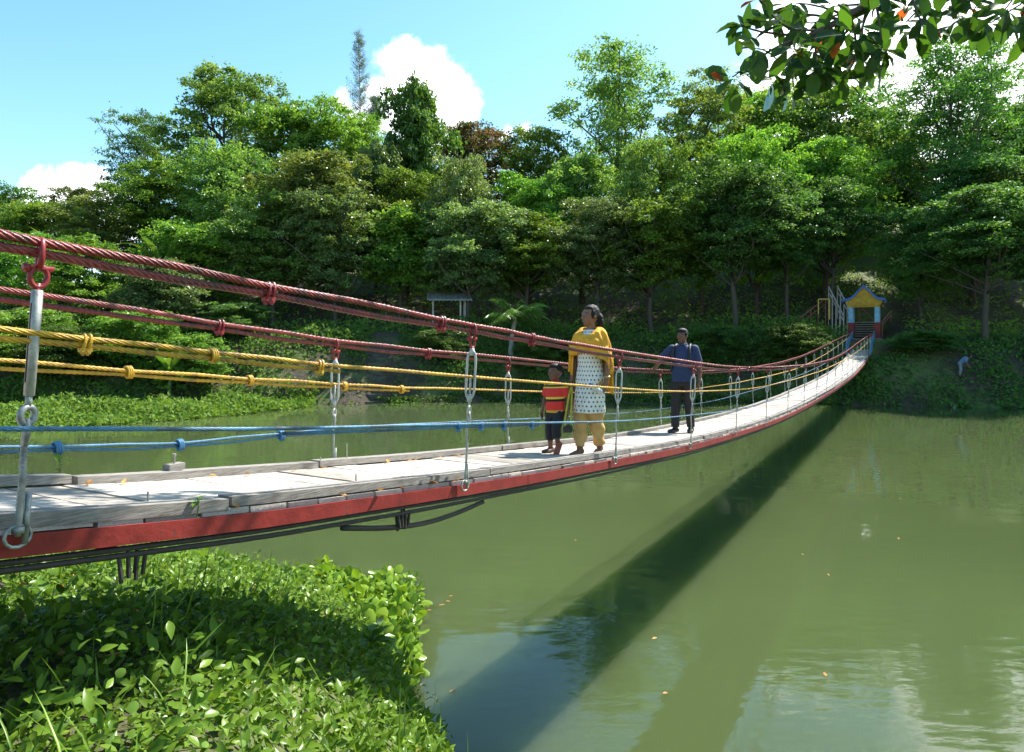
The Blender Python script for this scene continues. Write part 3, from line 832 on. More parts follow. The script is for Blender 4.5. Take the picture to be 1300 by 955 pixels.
hum = vnoise(X, Yv, 22, 0.5); keep = rgv.uniform(0, 1, n) < hum * 1.5 - 0.05
X, Yv, hum = X[keep], Yv[keep], hum[keep]
keep = ~((np.abs(X - 26.4) < 1.6) & (Yv > 50))
X, Yv, hum = X[keep], Yv[keep], hum[keep]
scatter_leaves('shaded_bank_plants', X, Yv, rgv.uniform(0, 0.5, len(X)) * hum, 0.24, 'leaf_dark', seed=33, aspect=0.7, zfun=lambda x, y: np.maximum(ground_h(x, y), 0.0))
# rough grass and seedlings under the trees
n = 70000
X = rgv.uniform(-55, 55, n); Yv = far_shore(X) + 7 + rgv.uniform(0, 1, n) ** 1.3 * 45
hum = vnoise(X, Yv, 23, 0.3); keep = rgv.uniform(0, 1, n) < hum * 1.4 - 0.1
X, Yv = X[keep], Yv[keep]
keep = ~((np.abs(X - (-3.24 + .572 * Yv)) < 2.0) & (Yv < 64)) & (np.hypot(X - 36.5, Yv - 70) > 6)
X, Yv = X[keep], Yv[keep]
scatter_leaves('hillside_undergrowth', X, Yv, rgv.uniform(0, 1, len(X)) ** 1.5 * 1.1, 0.32, 'leaf_mid', seed=34, aspect=0.4)
# short bright grass in the clearing behind the gate
n = 9000
a = rgv.uniform(0, 6.283, n); q = 9.5 * np.sqrt(rgv.uniform(0, 1, n))
X = 36.5 + np.cos(a) * q; Yv = 70 + np.sin(a) * q
ok = vnoise(X, Yv, 71, 0.5) > 0.28; X, Yv = X[ok], Yv[ok]
scatter_leaves('clearing_grass', X, Yv, rgv.uniform(0, .12, len(X)), 0.34, 'leaf_reed', seed=72, aspect=0.22, steep=0.6)
# bright waterside plants at left, out on the water
n = 16000
X = rgv.uniform(-30, -13.2, n)
outer = np.interp(X, [-30, -27, -23, -18, -15, -13.2], [37.5, 35.2, 34.6, 37.5, 42.0, 45.2]) + (vnoise(X, 0 * X, 41, 0.8) - 0.5) * 1.2
Yv = outer + rgv.uniform(0, 1, n) ** 1.2 * (far_shore(X) + 1.0 - outer)
hgt = 0.10 + 1.25 * np.clip((Yv - outer) / 3.0, 0, 1) * (0.12 + 0.88 * vnoise(X, Yv, 42, 0.6) ** 1.6)
scatter_leaves('waterside_plants', X, Yv, rgv.uniform(0.25, 1, n) * hgt, 0.25, 'leaf_reed', seed=35, aspect=0.55, zfun=lambda x, y: np.maximum(ground_h(x, y), 0.0))
n = 2600
X = rgv.uniform(-9.2, 22, n); Yv = far_shore(X) - rgv.uniform(-0.6, 1, n) * 0.6 * vnoise(X, 0 * X, 43, 0.5)
scatter_leaves('shore_fringe_plants', X, Yv, rgv.uniform(0.02, 0.4, n), 0.22, 'leaf_vine', seed=36, zfun=lambda x, y: np.maximum(ground_h(x, y), 0.0))

# ---------------------------------------------------------------- near bank
NSH = lambda x: np.interp(x, NSX, NSY)
MATX = [-14, -8, -6, -4.7, -3.6, -2.5, -1.7, -1.35, -1.15, -1.3, ]
def mat_outer(x):
    return np.interp(x, [-16, -8, -6, -4.9, -3.6, -2.5, -1.7, -1.45, -1.3], [16, 14.2, 13.9, 13.7, 13.3, 12.9, 12.3, 11.6, 9.6])
n = 7600
X = rgv.uniform(-14, -1.2, n); lo = NSH(X) - 0.9
Yv = lo + rgv.uniform(0, 1, n) * (mat_outer(X) + (vnoise(X, 0 * X, 51, 2.2) - 0.5) * 1.5 - lo)
ok = Yv > lo
X, Yv = X[ok], Yv[ok]
ht = (0.14 + 0.34 * vnoise(X, Yv, 52, 0.9)) * np.clip((mat_outer(X) + 0.1 - Yv) / 0.8, 0.25, 1)
zoff = ht * rgv.uniform(0.35, 1, len(X))
o = scatter_leaves('water_hyacinth_mat', X, Yv, zoff, 0.150, 'leaf_hyacinth', 'round', up=0.75, aspect=0.85, jitter=0.62, seed=53, fold=-0.35, droop=0.12, zfun=lambda x, y: np.maximum(ground_h(x, y), 0.0), steep=0.35)
# their stalks
k = 2600
Ps = np.stack([X[:k], Yv[:k], np.maximum(ground_h(X[:k], Yv[:k]), 0) - 0.02], -1)
Ds = np.stack([rgv.normal(0, .25, k), rgv.normal(0, .25, k), np.ones(k)], -1)
V, F, kk = leaves_np(Ps, Ds, np.tile([0, -1, 0.2], (k, 1)) + rgv.normal(0, .3, (k, 3)), zoff[:k] + 0.06, 0.016, 'blade', 0.3, 0.1)
tag(link('water_hyacinth_stalks', mesh_np('water_hyacinth_stalks', V, F, np.repeat(rgv.uniform(0, .5, k), kk)), None, M['leaf_weed']), kind='stuff')

# weeds and grass over the near bank
n = 24000
X = rgv.uniform(-12, 1.6, n); Yv = NSH(X) + 0.35 - rgv.uniform(0, 1, n) ** 1.1 * 9
ok = (Yv > 0.8) & (np.hypot(X, Yv) > 1.5)
X, Yv = X[ok], Yv[ok]
hum = vnoise(X, Yv, 61, 1.4)
zo = rgv.uniform(0.0, 1, len(X)) * (0.10 + 0.42 * hum ** 1.5)
n = 46000
X2 = rgv.uniform(-6.0, 1.4, n); Y2 = rgv.uniform(1.2, 7.5, n)
ok = (Y2 < NSH(X2) + 0.2) & (np.hypot(X2, Y2) > 1.9) & (np.abs(X2) < Y2 * 0.85 + 0.4)
X2, Y2 = X2[ok], Y2[ok]
z2 = rgv.uniform(0, 1, len(X2)) * (0.05 + 0.34 * vnoise(X2, Y2, 66, 0.9) * vnoise(X2, Y2, 64, 1.8))
X = np.concatenate([X, X2]); Yv = np.concatenate([Yv, Y2]); zo = np.concatenate([zo, z2])
scatter_leaves('bank_weeds', X, Yv, zo, 0.056, 'leaf_weed', 'lance', up=0.8, aspect=0.46, jitter=0.5, seed=62, fold=0.25, droop=0.25, size_var=(0.45, 1.7), steep=0.3, zfun=lambda x, y: np.maximum(ground_h(x, y), 0.0))
n = 5200
X = rgv.uniform(-9, 1.6, n); Yv = NSH(X) + 0.25 - rgv.uniform(0, 1, n) * 8.5
ok = (Yv > 0.8) & (np.hypot(X, Yv) > 1.5) & (rgv.uniform(0, 1, n) < vnoise(X, Yv, 63, 1.1) * 1.5 - 0.25)
X, Yv = X[ok], Yv[ok]; n = len(X)
Ds = np.stack([rgv.normal(0, .45, n), rgv.normal(0, .45, n), np.ones(n)], -1)
Ps = np.stack([X, Yv, np.maximum(ground_h(X, Yv), 0) - 0.01], -1)
V, F, kk = leaves_np(Ps, Ds, Ds[:, [1, 0, 2]] * np.array([1, -1, -0.2]) + rgv.normal(0, .5, (n, 3)), rgv.uniform(0.15, 0.45, n), rgv.uniform(0.008, 0.016, n), 'blade', 0.4, 0.45)
tag(link('bank_grass', mesh_np('bank_grass', V, F, np.repeat(np.clip(rgv.normal(.6, .25, n), 0, 1), kk), True), None, M['leaf_weed']), kind='stuff')

# small round-leaved creeper in patches, and dead leaves lying among it
n = 15000
X = rgv.uniform(-7, 1.4, n); Yv = NSH(X) + 0.1 - rgv.uniform(0, 1, n) * 7.5
ok = (Yv > 1.2) & (np.hypot(X, Yv) > 1.9) & (rgv.uniform(0, 1, n) < vnoise(X, Yv, 67, 0.8) * 2.2 - 0.7)
X, Yv = X[ok], Yv[ok]
scatter_leaves('bank_creeper', X, Yv, rgv.uniform(0.08, 1, len(X)) * 0.36 * vnoise(X, Yv, 61, 1.4), 0.036, 'leaf_reed', 'round', up=0.9, aspect=0.95, jitter=0.5, seed=68, fold=-.2, droop=.1, zfun=lambda x, y: np.maximum(ground_h(x, y), 0.0))
n = 650
X = rgv.uniform(-7, 1.4, n); Yv = NSH(X) + 0.3 - rgv.uniform(0, 1, n) * 8
ok = (Yv > 1.2) & (np.hypot(X, Yv) > 1.9); X, Yv = X[ok], Yv[ok]
scatter_leaves('dead_leaf_litter', X, Yv, rgv.uniform(0.0, 1, len(X)) * 0.3 * vnoise(X, Yv, 61, 1.4), 0.055, 'leaf_dry', 'lance', up=0.8, aspect=0.4, jitter=0.6, seed=69, fold=.5, droop=-.3, zfun=lambda x, y: np.maximum(ground_h(x, y), 0.0))

# single broad-leaved plants one can pick out on the near bank
def weed_plant(px, py, Y, size, label, seed, nl=9, mat='leaf_weed'):
    rg = np.random.default_rng(seed)
    p = at(px, py, Y); x, y = p.x, p.y
    z = max(0.0, float(ground_h(x, y)))
    root = thing('broad_leaved_weed', label, 'weed', (x, y, z), 0, 'broad leaved weeds on the near bank')
    top = size * 1.1
    V, F = tube_np([(0, 0, -0.03), (0.01, 0, top * .5), (0, 0.01, top)], [0.006, 0.005, 0.003], 6)
    link('stem', mesh_np('stem', V, F), root, M['stem'])
    for k in range(nl):
        az = k * 2.4 + rg.uniform(-.4, .4); el = rg.uniform(0.2, 1.0)
        hb = top * rg.uniform(0.3, 1.0)
        D = np.array([[math.cos(az) * math.cos(el), math.sin(az) * math.cos(el), math.sin(el)]])
        L = size * rg.uniform(0.6, 1.0)
        V, F, kk = leaves_np([[0, 0, hb]], D, [[0, 0, 1.0]], L, L * 0.55, 'lance', .3, .35)
        link('leaf', mesh_np('leaf', V, F, np.full(len(V), rg.uniform(.3, 1)), True), root, M[mat])
weed_plant(240, 845, 4.6, 0.15, 'pale broad leaved weed on the sunlit grass at the lower left', 71)
weed_plant(350, 850, 4.9, 0.13, 'broad leaved weed right of centre on the sunlit grass below the bridge shadow', 72)
weed_plant(470, 850, 6.2, 0.22, 'leafy weed on the grassy edge nearest the open water', 73, 12)
weed_plant(195, 735, 7.6, 0.34, 'dark big leaved weed standing out against the bright water plants below the bridge', 74, 8)
weed_plant(60, 840, 4.2, 0.13, 'shaded broad leaved weed in the lower left corner', 75)

# a few leaves and bits drifting on the water
rgd = np.random.default_rng(5)
for i in range(14):
    px, py = rgd.uniform(560, 1280), rgd.uniform(585, 900)
    if i < 4: px, py = (548 + i * 9, 775 - i * 6)
    Yd = EYE * FOC / (py - HOR); xd = (px - 650) / FOC * Yd
    az = rgd.uniform(0, 6.28)
    V, F, kk = leaves_np([[0, 0, 0]], [[math.cos(az), math.sin(az), 0.02]], [[0, 0, 1.]], rgd.uniform(.06, .11), rgd.uniform(.03, .05), 'lance', .3, -.05)
    lf = link('floating_leaf', mesh_np('floating_leaf', V, F, np.full(len(V), rgd.uniform(0, 1)), True), None, M['leaf_dry'])
    lf.location = (xd, Yd, 0.004)
    tag(lf, 'small dry leaf floating flat on the green water', 'leaf', 'leaves floating on the water')
# ================================================================ MATERIALS OF THE BRIDGE
def wood_mat(name, dark, light, grain_axis_scale=(1, 1, 1), rough=0.85):
    m_, t, out = new_mat(name)
    b = t.n('ShaderNodeBsdfPrincipled')
    a = t.n('ShaderNodeAttribute'); a.attribute_name = 'tint'
    c = t.n('ShaderNodeTexCoord'); mp = t.n('ShaderNodeMapping')
    mp.inputs['Rotation'].default_value = (0, 0, -math.atan2(1, 0.572))
    t.l(c.outputs['Object'], mp.inputs[0])
    mp2 = t.n('ShaderNodeMapping'); mp2.inputs['Scale'].default_value = grain_axis_scale
    t.l(mp.outputs[0], mp2.inputs[0])
    g = t.noise(mp2.outputs[0], 9.0, 6, 0.65)
    st = t.noise(c.outputs['Object'], 3.0, 5, 0.6)
    cc = t.ramp(g, (0.28, dark), (0.72, light))
    hs = t.n('ShaderNodeHueSaturation')
    t.l(t.m('ADD', 0.62, t.m('MULTIPLY', a.outputs['Fac'], 0.6)), hs.inputs['Value'])
    t.l(cc, hs.inputs['Color'])
    fin = t.mix(t.mapr(st, 0.50, 0.70, 0.0, 0.55), hs.outputs[0], (dark[0] * .5, dark[1] * .48, dark[2] * .45, 1))
    t.l(fin, b.inputs['Base Color']); b.inputs['Roughness'].default_value = rough
    b.inputs['Specular IOR Level'].default_value = 0.25
    bp = t.n('ShaderNodeBump'); bp.inputs['Strength'].default_value = 0.5; bp.inputs['Distance'].default_value = 0.006
    t.l(g, bp.inputs['Height']); t.l(bp.outputs[0], b.inputs['Normal'])
    t.l(b.outputs[0], out.inputs[0])
    return m_

M['plank'] = wood_mat('weathered_planks', (0.30, 0.26, 0.21), (0.54, 0.495, 0.43), (14, 1.0, 14))
M['kerb'] = wood_mat('weathered_kerb_timber', (0.105, 0.092, 0.078), (0.33, 0.305, 0.27), (1.0, 14, 14))
M['red_steel'] = pmat('red_painted_steel', (0.24, 0.022, 0.016), 0.6, 0.4, 5.0, bump=0.25, bscale=30, spec=0.3, wear=(0.075, 0.035, 0.025), wscale=5.0, wamt=0.60)
M['red_rope'] = pmat('red_painted_cable', (0.27, 0.038, 0.036), 0.38, 0.45, 9.0, bump=0.25, bscale=120, wear=(0.075, 0.022, 0.022), wscale=3.0, wamt=0.56)
M['red_fit'] = pmat('red_painted_fitting', (0.26, 0.015, 0.017), 0.42, 0.35, 14.0, wear=(0.08, 0.02, 0.018), wscale=14.0, wamt=0.58)
M['yellow_rope'] = pmat('yellow_painted_cable', (0.60, 0.34, 0.022), 0.5, 0.35, 9.0, bump=0.25, bscale=120, wear=(0.24, 0.13, 0.03), wscale=4.0, wamt=0.57)
M['yellow_fit'] = pmat('yellow_painted_clamp', (0.55, 0.32, 0.02), 0.45, 0.3, 14.0)
M['blue_rope'] = pmat('blue_painted_cable', (0.065, 0.22, 0.37), 0.5, 0.4, 9.0, bump=0.25, bscale=120, wear=(0.03, 0.07, 0.13), wscale=2.0, wamt=0.54)
M['blue_fit'] = pmat('blue_painted_clamp', (0.05, 0.19, 0.36), 0.45, 0.3, 14.0)
M['galv'] = pmat('galvanised_steel', (0.38, 0.38, 0.34), 0.5, 0.35, 22.0, metal=0.5, bump=0.15, bscale=60, wear=(0.17, 0.10, 0.05), wscale=16.0, wamt=0.61)
M['galv_dull'] = pmat('dull_threaded_steel', (0.30, 0.31, 0.29), 0.5, 0.5, 22.0, metal=0.5)
M['galv_paint'] = pmat('pale_painted_steel', (0.44, 0.45, 0.42), 0.45, 0.25, 18.0)
M['rust_steel'] = pmat('rusty_dark_steel', (0.09, 0.022, 0.016), 0.8, 0.5, 8.0)
M['dark_wire'] = pmat('tarred_wire_rope', (0.035, 0.026, 0.022), 0.7, 0.4, 20.0)

# ================================================================ BRIDGE GEOMETRY
# station zn: distance out from the camera plane along the near hanger line; o: metres across towards the far side
BD = np.array([0.572, 1.0]) / math.hypot(0.572, 1.0)
BN = np.array([-BD[1], BD[0]])
BYAW = math.atan2(BD[1], BD[0])
kerb_h = hermite([-4, 0, 2.55, 3.0, 3.45, 4.3, 5.6, 7.83, 10, 12, 12.95, 16.5, 19.1, 24.6, 30.9, 38.8, 45, 48.5, 51, 53, 55],
                 [-.55, .17, .642, .715, .785, .89, 1.04, 1.26, 1.456, 1.59, 1.645, 1.816, 1.89, 1.94, 1.92, 1.775, 1.42, 1.10, .75, .40, .2])
r_near = hermite([-4, 0, 2.5, 3.54, 4.82, 5.23, 7.58, 10.1, 12.5, 15.3, 17.9, 20.8, 23.5, 26.8, 31.8, 38, 45.6, 50, 53, 54.5],
                 [-1.20, -.64, -.347, -.236, -.107, -.07, .16, .36, .53, .646, .725, .786, .81, .785, .62, .27, -.12, -.30, -.44, -.52])
y_near = hermite([-4, 0, 2.5, 3.2, 3.84, 5.16, 7.58, 12.4, 15.4, 18.2, 23.5, 29.5, 36, 42.4, 48, 53, 54.5],
                 [-.65, -.28, -.014, .071, .15, .298, .553, .923, 1.04, 1.08, 1.10, 1.0, .80, .5, .05, -.45, -.6])
b_near = hermite([-4, 0, 2.5, 3.49, 5.16, 7.58, 12.6, 15.3, 20.6, 26, 34.8, 42, 45.6, 50, 53, 54.5],
                 [-.25, .06, .328, .454, .636, .893, 1.27, 1.377, 1.53, 1.60, 1.55, 1.28, 1.06, .62, .15, 0.0])
# far ropes as functions of y, converted with the near station
def far_(pts):
    f = hermite([p[0] - .745 for p in pts], [p[1] for p in pts])
    return f
r_far = far_([(-3.2, -1.1), (0.8, -.52), (3.84, -.235), (6.06, .034), (8.52, .256), (13.6, .63), (18, .83), (22.2, .89), (27, .85), (32.3, .68), (39, .32), (47.8, -.14), (51, -.30), (55.2, -.50)])
y_far = far_([(-3.2, -.5), (0.8, -.15), (3.84, .137), (5.26, .31), (6.83, .49), (8.52, .644), (13.6, 1.05), (19, 1.22), (24, 1.27), (29, 1.25), (36, .98), (45, .4), (51, -.1), (55.2, -.55)])
b_far = far_([(-3.2, -.05), (0.8, .28), (3.84, .60), (4.78, .717), (5.54, .757), (7.92, .94), (9.54, 1.09), (12.5, 1.31), (16.3, 1.50), (22.7, 1.59), (33, 1.5), (41, 1.22), (47.8, .82), (51, .5), (55.2, .05)])

WB = 1.5     # hanger line to hanger line
def bp_(zn, o, h):
    """bridge point: station, distance across, depth below the eye"""
    zn = np.asarray(zn, float)
    x = -3.24 + 0.572 * zn + BN[0] * o
    y = zn + BN[1] * o
    return np.stack(np.broadcast_arrays(x, y, EYE - h), -1)

def stations(a, b, base=0.02, k=0.010):
    """sample stations ever more coarsely with distance"""
    out = [a]
    while out[-1] < b:
        out.append(out[-1] + base + k * max(0, out[-1]))
    out[-1] = b
    return np.array(out)

Z0, Z1 = -3.0, 54.0
bridge = thing('suspension_bridge', 'narrow plank footbridge hung from red, yellow and blue cables across the green water', 'bridge', (0, 0, 0))
KH = 0.055
def deck_top(zn):
    return kerb_h(zn) + KH       # depth of the plank tops

# planks: one part, each board a box laid across
def build_planks():
    parts = []; tint = []
    zn = Z0
    rg = np.random.default_rng(3)
    while zn < Z1 - 0.3:
        w = rg.uniform(0.17, 0.25)            # board width, in station units
        gap = rg.uniform(0.008, 0.022)
        a, b = zn, zn + w
        o0 = 0.108 + rg.normal(0, 0.008); o1 = 1.39 + rg.normal(0, 0.015)
        th = 0.030; dz = rg.normal(0, 0.0022); tl = rg.normal(0, 0.0022)
        quad = []
        for (z_, o_) in ((a, o0), (b, o0), (b, o1), (a, o1)):
            p = bp_(z_, o_, deck_top(z_)); quad.append(p + np.array([0, 0, dz + tl * (1 if o_ == o0 else -1)]))
        top = np.array(quad); bot = top - np.array([0, 0, th])
        parts.append((np.vstack([bot, top]), np.array([(0, 3, 2, 1), (4, 5, 6, 7), (0, 1, 5, 4), (1, 2, 6, 5), (2, 3, 7, 6), (3, 0, 4, 7)])))
        tint += [np.clip(rg.normal(0.52, 0.30), -0.2, 1)] * 8
        zn = b + gap
    V, F = join_np(parts)
    o = link('deck_planks', mesh_np('deck_planks', V, F, tint), bridge, M['plank'])
build_planks()

def strip_box(za, zb, o0, o1, htop, th, n=8, wob=0.0, rg=None):
    """a beam that follows the deck between two stations"""
    z = np.linspace(za, zb, n)
    rg = rg or rng
    woff = (np.cumsum(rg.normal(0, wob, n)) if wob else np.zeros(n))
    rows = []
    for (o_, dh) in ((o0, 0), (o1, 0), (o1, th), (o0, th)):
        rows.append(bp_(z, o_ + woff, htop(z) + dh))
    V = np.stack(rows, 1).reshape(-1, 3)
    F = []
    for i in range(n - 1):
        for j in range(4):
            a = i * 4 + j; b = i * 4 + (j + 1) % 4
            F.append((a, b, b + 4, a + 4))
    F += [(3, 2, 1, 0), (n * 4 - 4, n * 4 - 3, n * 4 - 2, n * 4 - 1)]
    return V, np.array(F)

# kerb timbers along both edges, butted end to end
rgk = np.random.default_rng(17)
for side, (o0, o1) in enumerate(((0.12, 0.225), (1.275, 1.38))):
    z = Z0; first = True
    cuts = [Z0, -0.9, 1.35, 3.42, 5.55, 8.3] if side == 0 else [Z0, -0.7, 1.2, 3.33, 4.95, 7.4]
    while cuts[-1] < Z1 - 2.6:
        cuts.append(cuts[-1] + rgk.uniform(2.2, 3.0))
    cuts.append(Z1 - 0.1)
    for a, b in zip(cuts[:-1], cuts[1:]):
        j = rgk.normal(0, 0.008); dh = rgk.normal(0, 0.004)
        V, F = strip_box(a + 0.012, b - 0.012, o0 + j, o1 + j, lambda q, dh=dh: kerb_h(q) + dh, KH - 0.003 + dh, 14, 0.0022, rgk)
        link('kerb_timber', mesh_np('kerb_timber', V, F, np.full(len(V), rgk.uniform(0.3, 0.9))), bridge, M['kerb'])

# red edge angles under the plank ends, each side in long welded lengths
for side, (o0, o1) in enumerate(((0.062, 0.074), (1.426, 1.438))):
    ends = [Z0] + [0.9 + 5.1 * q + 1.3 * side for q in range(11)]
    ends = [q for q in ends if q < Z1 - 1.5] + [Z1]
    for a, b in zip(ends[:-1], ends[1:]):
        nn = max(8, int((b - a) * 4)); dd = rgk.normal(0, .0025)
        V1, F1 = strip_box(a + .004, b - .004, o0 + dd, o1 + dd, lambda q: deck_top(q) + 0.022, 0.082, nn, 0.0006, rgk)
        V2, F2 = strip_box(a + .004, b - .004, min(o0, o1) + (0.013 if side == 0 else -0.07), max(o0, o1) + (0.07 if side == 0 else -0.013), lambda q: deck_top(q) + 0.032, 0.008, nn)
        V, F = join_np([(V1, F1), (V2, F2)])
        link('edge_beam', mesh_np('edge_beam', V, F), bridge, M['red_steel'])
# cross beams, stuck out a little past the planks
z = -2.2
while z < Z1 - 0.4:
    V, F = strip_box(z - 0.035, z + 0.035, 0.125, 1.375, lambda q: deck_top(q) + 0.0525, 0.07, 2)
    link('cross_beam', mesh_np('cross_beam', V, F), bridge, M['rust_steel'])
    z += 1.275
# carrying cables under the deck
for o_, dd_ in ((0.096, 0.124), (0.100, 0.158), (1.404, 0.124), (1.400, 0.158)):
    zz = stations(Z0, Z1, 0.05, 0.03)
    V, F = tube_np(bp_(zz, o_, deck_top(zz) + dd_ + 0.003 * np.sin(zz * 2.1 + dd_ * 70)), 0.0130, 8)
    link('under_cable', mesh_np('under_cable', V, F, smooth=True), bridge, M['dark_wire'])
# one slack cable end hanging below
zz = np.linspace(4.1, 5.45, 24); tt = np.linspace(0, 1, 24)
V, F = tube_np(bp_(zz, 0.12, deck_top(zz) + 0.19 + 0.07 * np.sin(np.pi * tt)), 0.017, 8)
link('slack_cable', mesh_np('slack_cable', V, F, smooth=True), bridge, M['dark_wire'])
# bundles of bulldog clamps below the deck
for zc in (2.98, 4.58):
    parts = []
    for q in range(7):
        p = bp_(zc + (q - 3) * 0.017, 0.10 + 0.03 * (q % 2), deck_top(zc) + 0.215 + 0.02 * math.sin(q * 2.2))
        parts.append(tube_np([p + np.array([0, 0, .06]), p - np.array([0.004 * (q - 3), 0, .03 + 0.012 * (q % 3)])], 0.010, 6))
    V, F = join_np(parts)
    link('clamp_bundle', mesh_np('clamp_bundle', V, F), bridge, M['dark_wire'])

# ---------------------------------------------------------------- ropes
def rope(name, f, o, r, mat, sep=0.0, knots=(), phase=0.0, za=Z0 - 1, zb=54.3, twist=0.21, single_after=None, single_before=None, sag=0.0, dirv=(0.35, 0.94)):
    """one or two twisted strands following depth function f; strands are pinched together at the clamps"""
    zz = stations(za, zb, 0.010, 0.006)
    kn = np.array(sorted(knots)) if len(knots) else np.array([])
    def spread(z):
        if not len(kn):
            return np.full_like(z, 1.0)
        d = np.min(np.abs(z[:, None] - kn[None, :]), 1)
        return 1.0 + sag * np.clip(d / 0.5, 0, 1) ** 1.2
    for k in ((-1, 1) if sep else (0,)):
        z = zz
        if k == 1 and single_after is not None:
            z = zz[zz < single_after]
            if single_before is not None: z = z[z > single_before]
        s = spread(z)
        hh = f(z) + k * sep * s * dirv[1] + 0.004 * np.sin(z * 1.3 + phase)
        oo = o + k * sep * s * dirv[0]
        P = bp_(z, 0, 0); P = P + BN_3 * (oo if np.ndim(oo) else np.full(len(z), oo))[:, None]
        P[:, 2] = EYE - hh
        V, F = tube_np(P, r, 30, lobes=6, depth=0.85, pitch=twist)
        link(name, mesh_np(name, V, F, smooth=True), bridge, M[mat])
BN_3 = np.array([BN[0], BN[1], 0])

RK_N = [1.0, 2.62, 3.54, 4.82, 5.19, 5.95, 6.3]
RK_F = [2.4, 4.3, 5.33, 6.45]
rope('handrail_cable', r_near, 0.0, 0.0195, 'red_rope', 0.0205, RK_N, 0.0, sag=0.55)
rope('handrail_cable', r_far, WB, 0.0185, 'red_rope', 0.0190, RK_F, 1.0, sag=0.5)
rope('yellow_cable', y_near, 0.0, 0.0125, 'yellow_rope', 0.0135, [2.76, 3.26, 3.84], 2.0, single_after=4.0, sag=0.7)
rope('yellow_cable', y_far, WB, 0.0130, 'yellow_rope', 0.0130, [3.72, 4.53, 5.33, 6.08], 3.0, single_after=6.2, sag=0.9)
rope('blue_cable', b_near, 0.0, 0.0105, 'blue_rope', 0.0110, [5.0, 5.26, 5.55, 5.95], 4.0, single_after=6.1, single_before=3.6, sag=0.25)
rope('blue_cable', b_far, WB, 0.0095, 'blue_rope', 0.0105, [3.35, 4.03, 4.79], 5.0, single_after=5.3, sag=1.2)

def ring_pts(c, ax_u, ax_v, ru, rv, n=20):
    a = np.linspace(0, 2 * np.pi, n, endpoint=False)[:, None]
    return np.array(c) + np.cos(a) * ru * np.array(ax_u) + np.sin(a) * rv * np.array(ax_v)

BD3 = np.array([BD[0], BD[1], 0.0]); UP = np.array([0, 0, 1.0])
def cable_clamp(f, o, zn, size, mat, name, ends=True, slant=0.0):
    """U-bolt clip round the strands: bow, saddle and two nuts"""
    p = bp_(zn, o, f(np.array(zn)))
    parts = []
    tilt = BD3 * 0.25 + UP
    tilt /= np.linalg.norm(tilt)
    for s in (-0.35, 0.35):
        parts.append(tube_np(ring_pts(p + BD3 * size * s, BN_3, tilt, size * 0.62, size * 1.05, 16), size * 0.19, 6, ring=True))
    parts.append(box_np(p - UP * size * 0.9, (size * 1.3, size * 1.0, size * 0.5), Matrix.Rotation(BYAW, 3, 'Z')))
    if ends:
        for s in (-1, 1):
            parts.append(tube_np([p - UP * size * 0.8 + BN_3 * size * 0.5 * s, p - UP * size * 1.6 + BN_3 * size * 0.5 * s], size * 0.2, 6))
            parts.append(box_np(p - UP * size * 1.25 + BN_3 * size * 0.5 * s, (size * .55, size * .55, size * .3)))
    V, F = join_np(parts)
    link(name, mesh_np(name, V, F, smooth=False), bridge, M[mat])

def rope_knot(f, o, zn, size, mat, name='rope_knot'):
    """turns of the same wire wrapped round the strands with loose ends"""
    p = bp_(zn, o, f(np.array(zn)))
    n = 90; t = np.linspace(0, 1, n)
    a = t * 2 * np.pi * 3
    P = p + BD3 * ((t - .5) * size * 1.3)[:, None] + BN_3 * (np.cos(a) * size * 0.8)[:, None] + UP * (np.sin(a) * size * 1.15)[:, None]
    parts = [tube_np(P, size * 0.26, 6)]
    e = np.linspace(0, 1, 8)[:, None]
    parts.append(tube_np(P[-1] + (BD3 * 0.6 - UP * 1.0) * size * 1.4 * e + BN_3 * size * .4 * e ** 2, size * 0.22, 6))
    V, F = join_np(parts)
    link(name, mesh_np(name, V, F, smooth=True), bridge, M[mat])

for z in (1.0, 3.54, 4.82, 5.95):
    cable_clamp(r_near, 0.0, z, 0.042, 'red_fit', 'cable_clamp')
for z in (2.4, 4.3, 6.45):
    cable_clamp(r_far, WB, z, 0.042, 'red_fit', 'cable_clamp')
for z in (2.76, 3.84):
    cable_clamp(y_near, 0.0, z, 0.031, 'yellow_fit', 'cable_clamp')
rope_knot(y_near, 0.0, 3.26, 0.026, 'yellow_fit')
for z in (3.72, 4.53, 5.40, 6.08):
    rope_knot(y_far, WB, z, 0.030, 'yellow_fit')
for z in (5.0, 5.26, 5.55, 5.95):
    cable_clamp(b_near, 0.0, z, 0.026, 'blue_fit', 'cable_clamp')
for z in (3.35, 4.03, 4.79):
    rope_knot(b_far, WB, z, 0.030, 'blue_fit')
rope_knot(b_near, 0.0, 2.38, 0.022, 'blue_fit')

